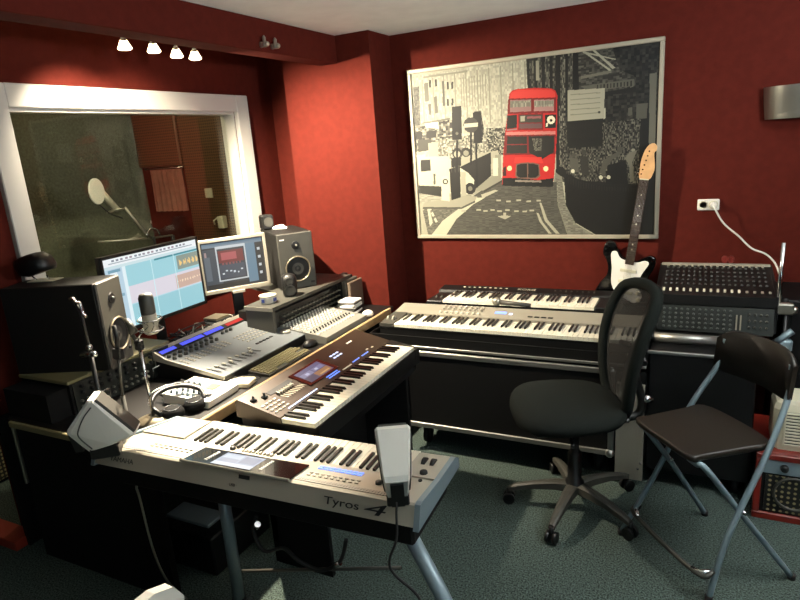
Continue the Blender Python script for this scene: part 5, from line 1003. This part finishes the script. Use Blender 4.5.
# ---- boom stands before the left speaker
t = thing('microphone_stand', 'thin black stand with chrome clamps before the large left speaker', 'stand', (-1.945, 1.33, .64))
G().lathe([(.05, 0), (.05, .008), (.01, .014), (.008, .10), (.008, .30)], n=20).build('pole', 'black', t)
G().cyl((-.05, 0, .30), (.02, 0, .315), .009).ball((.0, 0, .335), .012).ball((.02, .0, .31), .012).build('clamp', 'chrome', t)
G().tube([(.0, 0, .33), (-.005, .0, .47), (-.03, .0, .51)], .006).build('upper_pole', 'black', t)
G().tube([(-.05, 0, .51), (-.03, .0, .515), (-.02, 0, .50), (.0, 0, .50), (.005, 0, .46), (.02, 0, .45)], .006, res=3).build('hook', 'chrome', t)
t = thing('microphone_stand', 'short stand with chrome tube between the left speaker and the condenser microphone', 'stand', (-1.915, 1.40, .64))
G().lathe([(.035, 0), (.035, .008), (.009, .012), (.009, .12)], n=16).cyl((0, 0, .12), (.02, 0, .27), .006).build('pole', 'dark_grey', t)
G().box(.005, .045, -.012, .012, .27, .31, .004).tube([(.02, 0, .30), (.035, 0, .35), (.03, 0, .40)], .008).build('clamp', 'black', t)
# ---- CD stacks
def stack(x, y, z, n, w_, d_, rz, group, where, cols):
    words = ['bottom', 'second', 'third', 'fourth', 'fifth', 'sixth', 'seventh', 'eighth', 'ninth', 'tenth', 'eleventh', 'twelfth', 'thirteenth']
    for k in range(n):
        pos = 'topmost' if k == n - 1 else 'bottom' if k == 0 else words[k] + ' from the bottom'
        t = thing('disc_case', 'thin plastic disc case %s, %s of its stack' % (where, pos), 'disc case', (x + random.uniform(-.004, .004), y + random.uniform(-.004, .004), z + k * .0105), rz + random.uniform(-.12, .12), group)
        G().box(-w_ / 2, w_ / 2, -d_ / 2, d_ / 2, 0, .010, .001).build('case', cols[k % len(cols)], t)
stack(-2.305, 2.335, .641, 13, .09, .10, .1, 'disc cases behind the control surface', 'behind the control surface', ['paper', 'dark_grey', 'skin_gold', 'paper', 'binder'])
stack(-1.855, 2.965, .641, 8, .11, .10, .1, 'disc cases by the pillar', 'before the red pillar', ['dark_grey', 'paper', 'black', 'dark_grey', 'paper', 'white_pl'])
for k, (c_, w_) in enumerate((('black', .03), ('black_matt', .025), ('dark_grey', .028), ('binder', .02))):
    t = thing('binder', ['leftmost black', 'second black', 'dark grey', 'tan'][k] + ' upright binder in the row between shelf and red pillar', 'binder', (-1.99 + .035 * k, 3.11, .641))
    G().box(-w_ / 2, w_ / 2, -.09, .06, 0, .20 - .01 * k, .003).build('cover', c_, t)
t = thing('white_bowl', 'small white rounded object at the far end of the grey mixer', 'bowl', (-1.715, 2.93, .641))
G().loft([[(x * k, y * k, z) for x, y in superell(.035, .03, 16, 2.2)] for z, k in ((0, .8), (.012, 1.0), (.025, .85), (.034, .4), (.036, .05))]).build('shell', 'white_pl', t)
# ---- cable tangle behind surface
t = thing('cable_tangle', 'heap of dark and grey cables on the desk below the two monitors', 'cables', (-2.31, 2.22, .641)); t['kind'] = 'stuff'
for nm, mt_, nn in (('dark_cables', 'rubber', 13), ('grey_cables', 'lamp_off', 7)):
    g = G()
    for k in range(nn):
        g.tube([(random.uniform(-.06, .07), random.uniform(-.22, .20), random.uniform(.006, .13)) for _ in range(7)], .0035, n=5, res=5)
    g.build(nm, mt_, t)
# ---- things under and beside the desk
t = thing('foot_rest_box', 'black box with greenish edges on the floor under the foreground keyboard', 'box', (-1.80, 1.62, 0))
G().box(-.16, .16, -.17, .17, 0, .17, .006).build('box', 'black', t); G().box(-.13, .10, -.12, -.02, .17, .185, .003).build('top_plate', 'steel_leg', t)
t = thing('red_step', 'flat orange red slab on the floor in the booth doorway at far left', 'slab', (-2.95, 1.30, 0))
G().box(-.45, .345, -.05, .045, 0, .045, .003).build('slab', 'orange_red', t)
t = thing('guitar_cabinet', 'black speaker cabinet with diamond mesh grille inside the booth doorway', 'speaker', (-3.45, 1.80, 0))
G().box(-.2, .165, -.28, .28, 0, .42, .01).build('cabinet', 'black_matt', t); G().box(.165, .175, -.27, .27, .02, .40, .004).build('grille', 'cab_grille', t); G().box(-.2, .165, -.285, -.28, .02, .40).build('side_grille', 'cab_grille', t)
# ================================================================ BOOTH CONTENTS
t = thing('booth_microphone', 'large studio microphone with spider mount inside the vocal booth', 'microphone', (-3.25, 2.52, 0))
m_ = Matrix.Rotation(0, 4, 'Z')
G().tube([(.02, .06, 1.33), (-.03, -.02, 1.49)], .022, n=14).build('mic_body', 'silver', t)
g = G(); g.tube([(.0 + .055 * math.cos(a) + .02, .05 * math.sin(a) + .05, 1.33 + .01 * math.cos(a)) for a in [2 * PI * k / 18 for k in range(18)]], .004, closed=True)
g.tube([(.03, .11, 1.34), (.03, .20, 1.20), (.03, .27, 1.12)], .010).tube([(.0, -.10, 1.16), (.03, .27, 1.12), (.03, .45, 1.11)], .006); g.build('boom_arm', 'lamp_off', t)
G().tube([(.03, .45, 1.11), (.03, .45, .02)], .012).build('stand_pole', 'black', t)
G().lathe([(.11, 0), (.11, .012), (.012, .02)], (.03, .45, 0), n=20).build('stand_base', 'black', t)
t = thing('pop_filter', 'pale round pop filter beside the booth microphone', 'pop filter', (-3.18, 2.42, 1.46))
G().cyl((.0, 0, 0), (.008, .003, 0), .075, n=30).build('screen', 'frame_grey', t); G().tube([(0, .0, -.07), (-.02, .08, -.14), (-.03, .17, -.18)], .004).build('gooseneck', 'black', t)
t = thing('hanging_cloth', 'dull pink cloth hanging from a rail in the vocal booth', 'cloth', (-3.88, 3.46, 1.20))
pts = [(.0 + .02 * math.sin(k * 1.1), -.06 + .0 * k) for k in range(2)]
g = G(); rows = [[(.34 * k / 30, .018 * math.sin(k * 1.35 + z) * (1 - .3 * z), z) for k in range(31)] for z in (0.02, .17, .34)]
g.loft(rows, closed=False, caps=False).loft([[(p[0], p[1] + .004, p[2]) for p in r] for r in rows], closed=False, caps=False); g.build('cloth', 'red_cloth', t)
G().cyl((-.05, 0, .35), (.36, 0, .35), .005).box(-.05, -.04, 0, .04, .34, .36).box(.35, .36, 0, .04, .34, .36).build('rail', 'chrome', t)
t = thing('light_switch', 'pale square light switch on the booth foam beside the window edge', 'switch', (-3.30 + .02, 3.44, 1.35))
G().box(-.035, .035, -.012, 0, -.035, .035, .003).build('plate', 'cream', t)
t = thing('wall_holder', 'cream plastic holder on the booth end wall above the silver framed monitor', 'holder', (-3.18, 3.42, 1.14))
G().box(-.02, .035, -.03, 0.02, -.05, .04, .006).tube([(-.02, -.02, .03), (-.05, -.03, .01), (-.045, -.03, -.02)], .006).build('holder', 'cream', t)
t = thing('booth_headphones', 'chrome headphone band on a hook inside the booth', 'headphones', (-3.0, 2.62, 1.16))
G().tube([(.0, .05 * math.cos(a), .05 * math.sin(a)) for a in [PI * k / 10 for k in range(11)]], .004).tube([(0, 0, .05), (0, 0, .10)], .003).build('headband', 'chrome', t)
G().tube([(0, 0, -.0), (0, -.0, -1.14)], .008).lathe([(.09, -1.16), (.09, -1.15), (.01, -1.14)]).build('hook_stand', 'black', t)
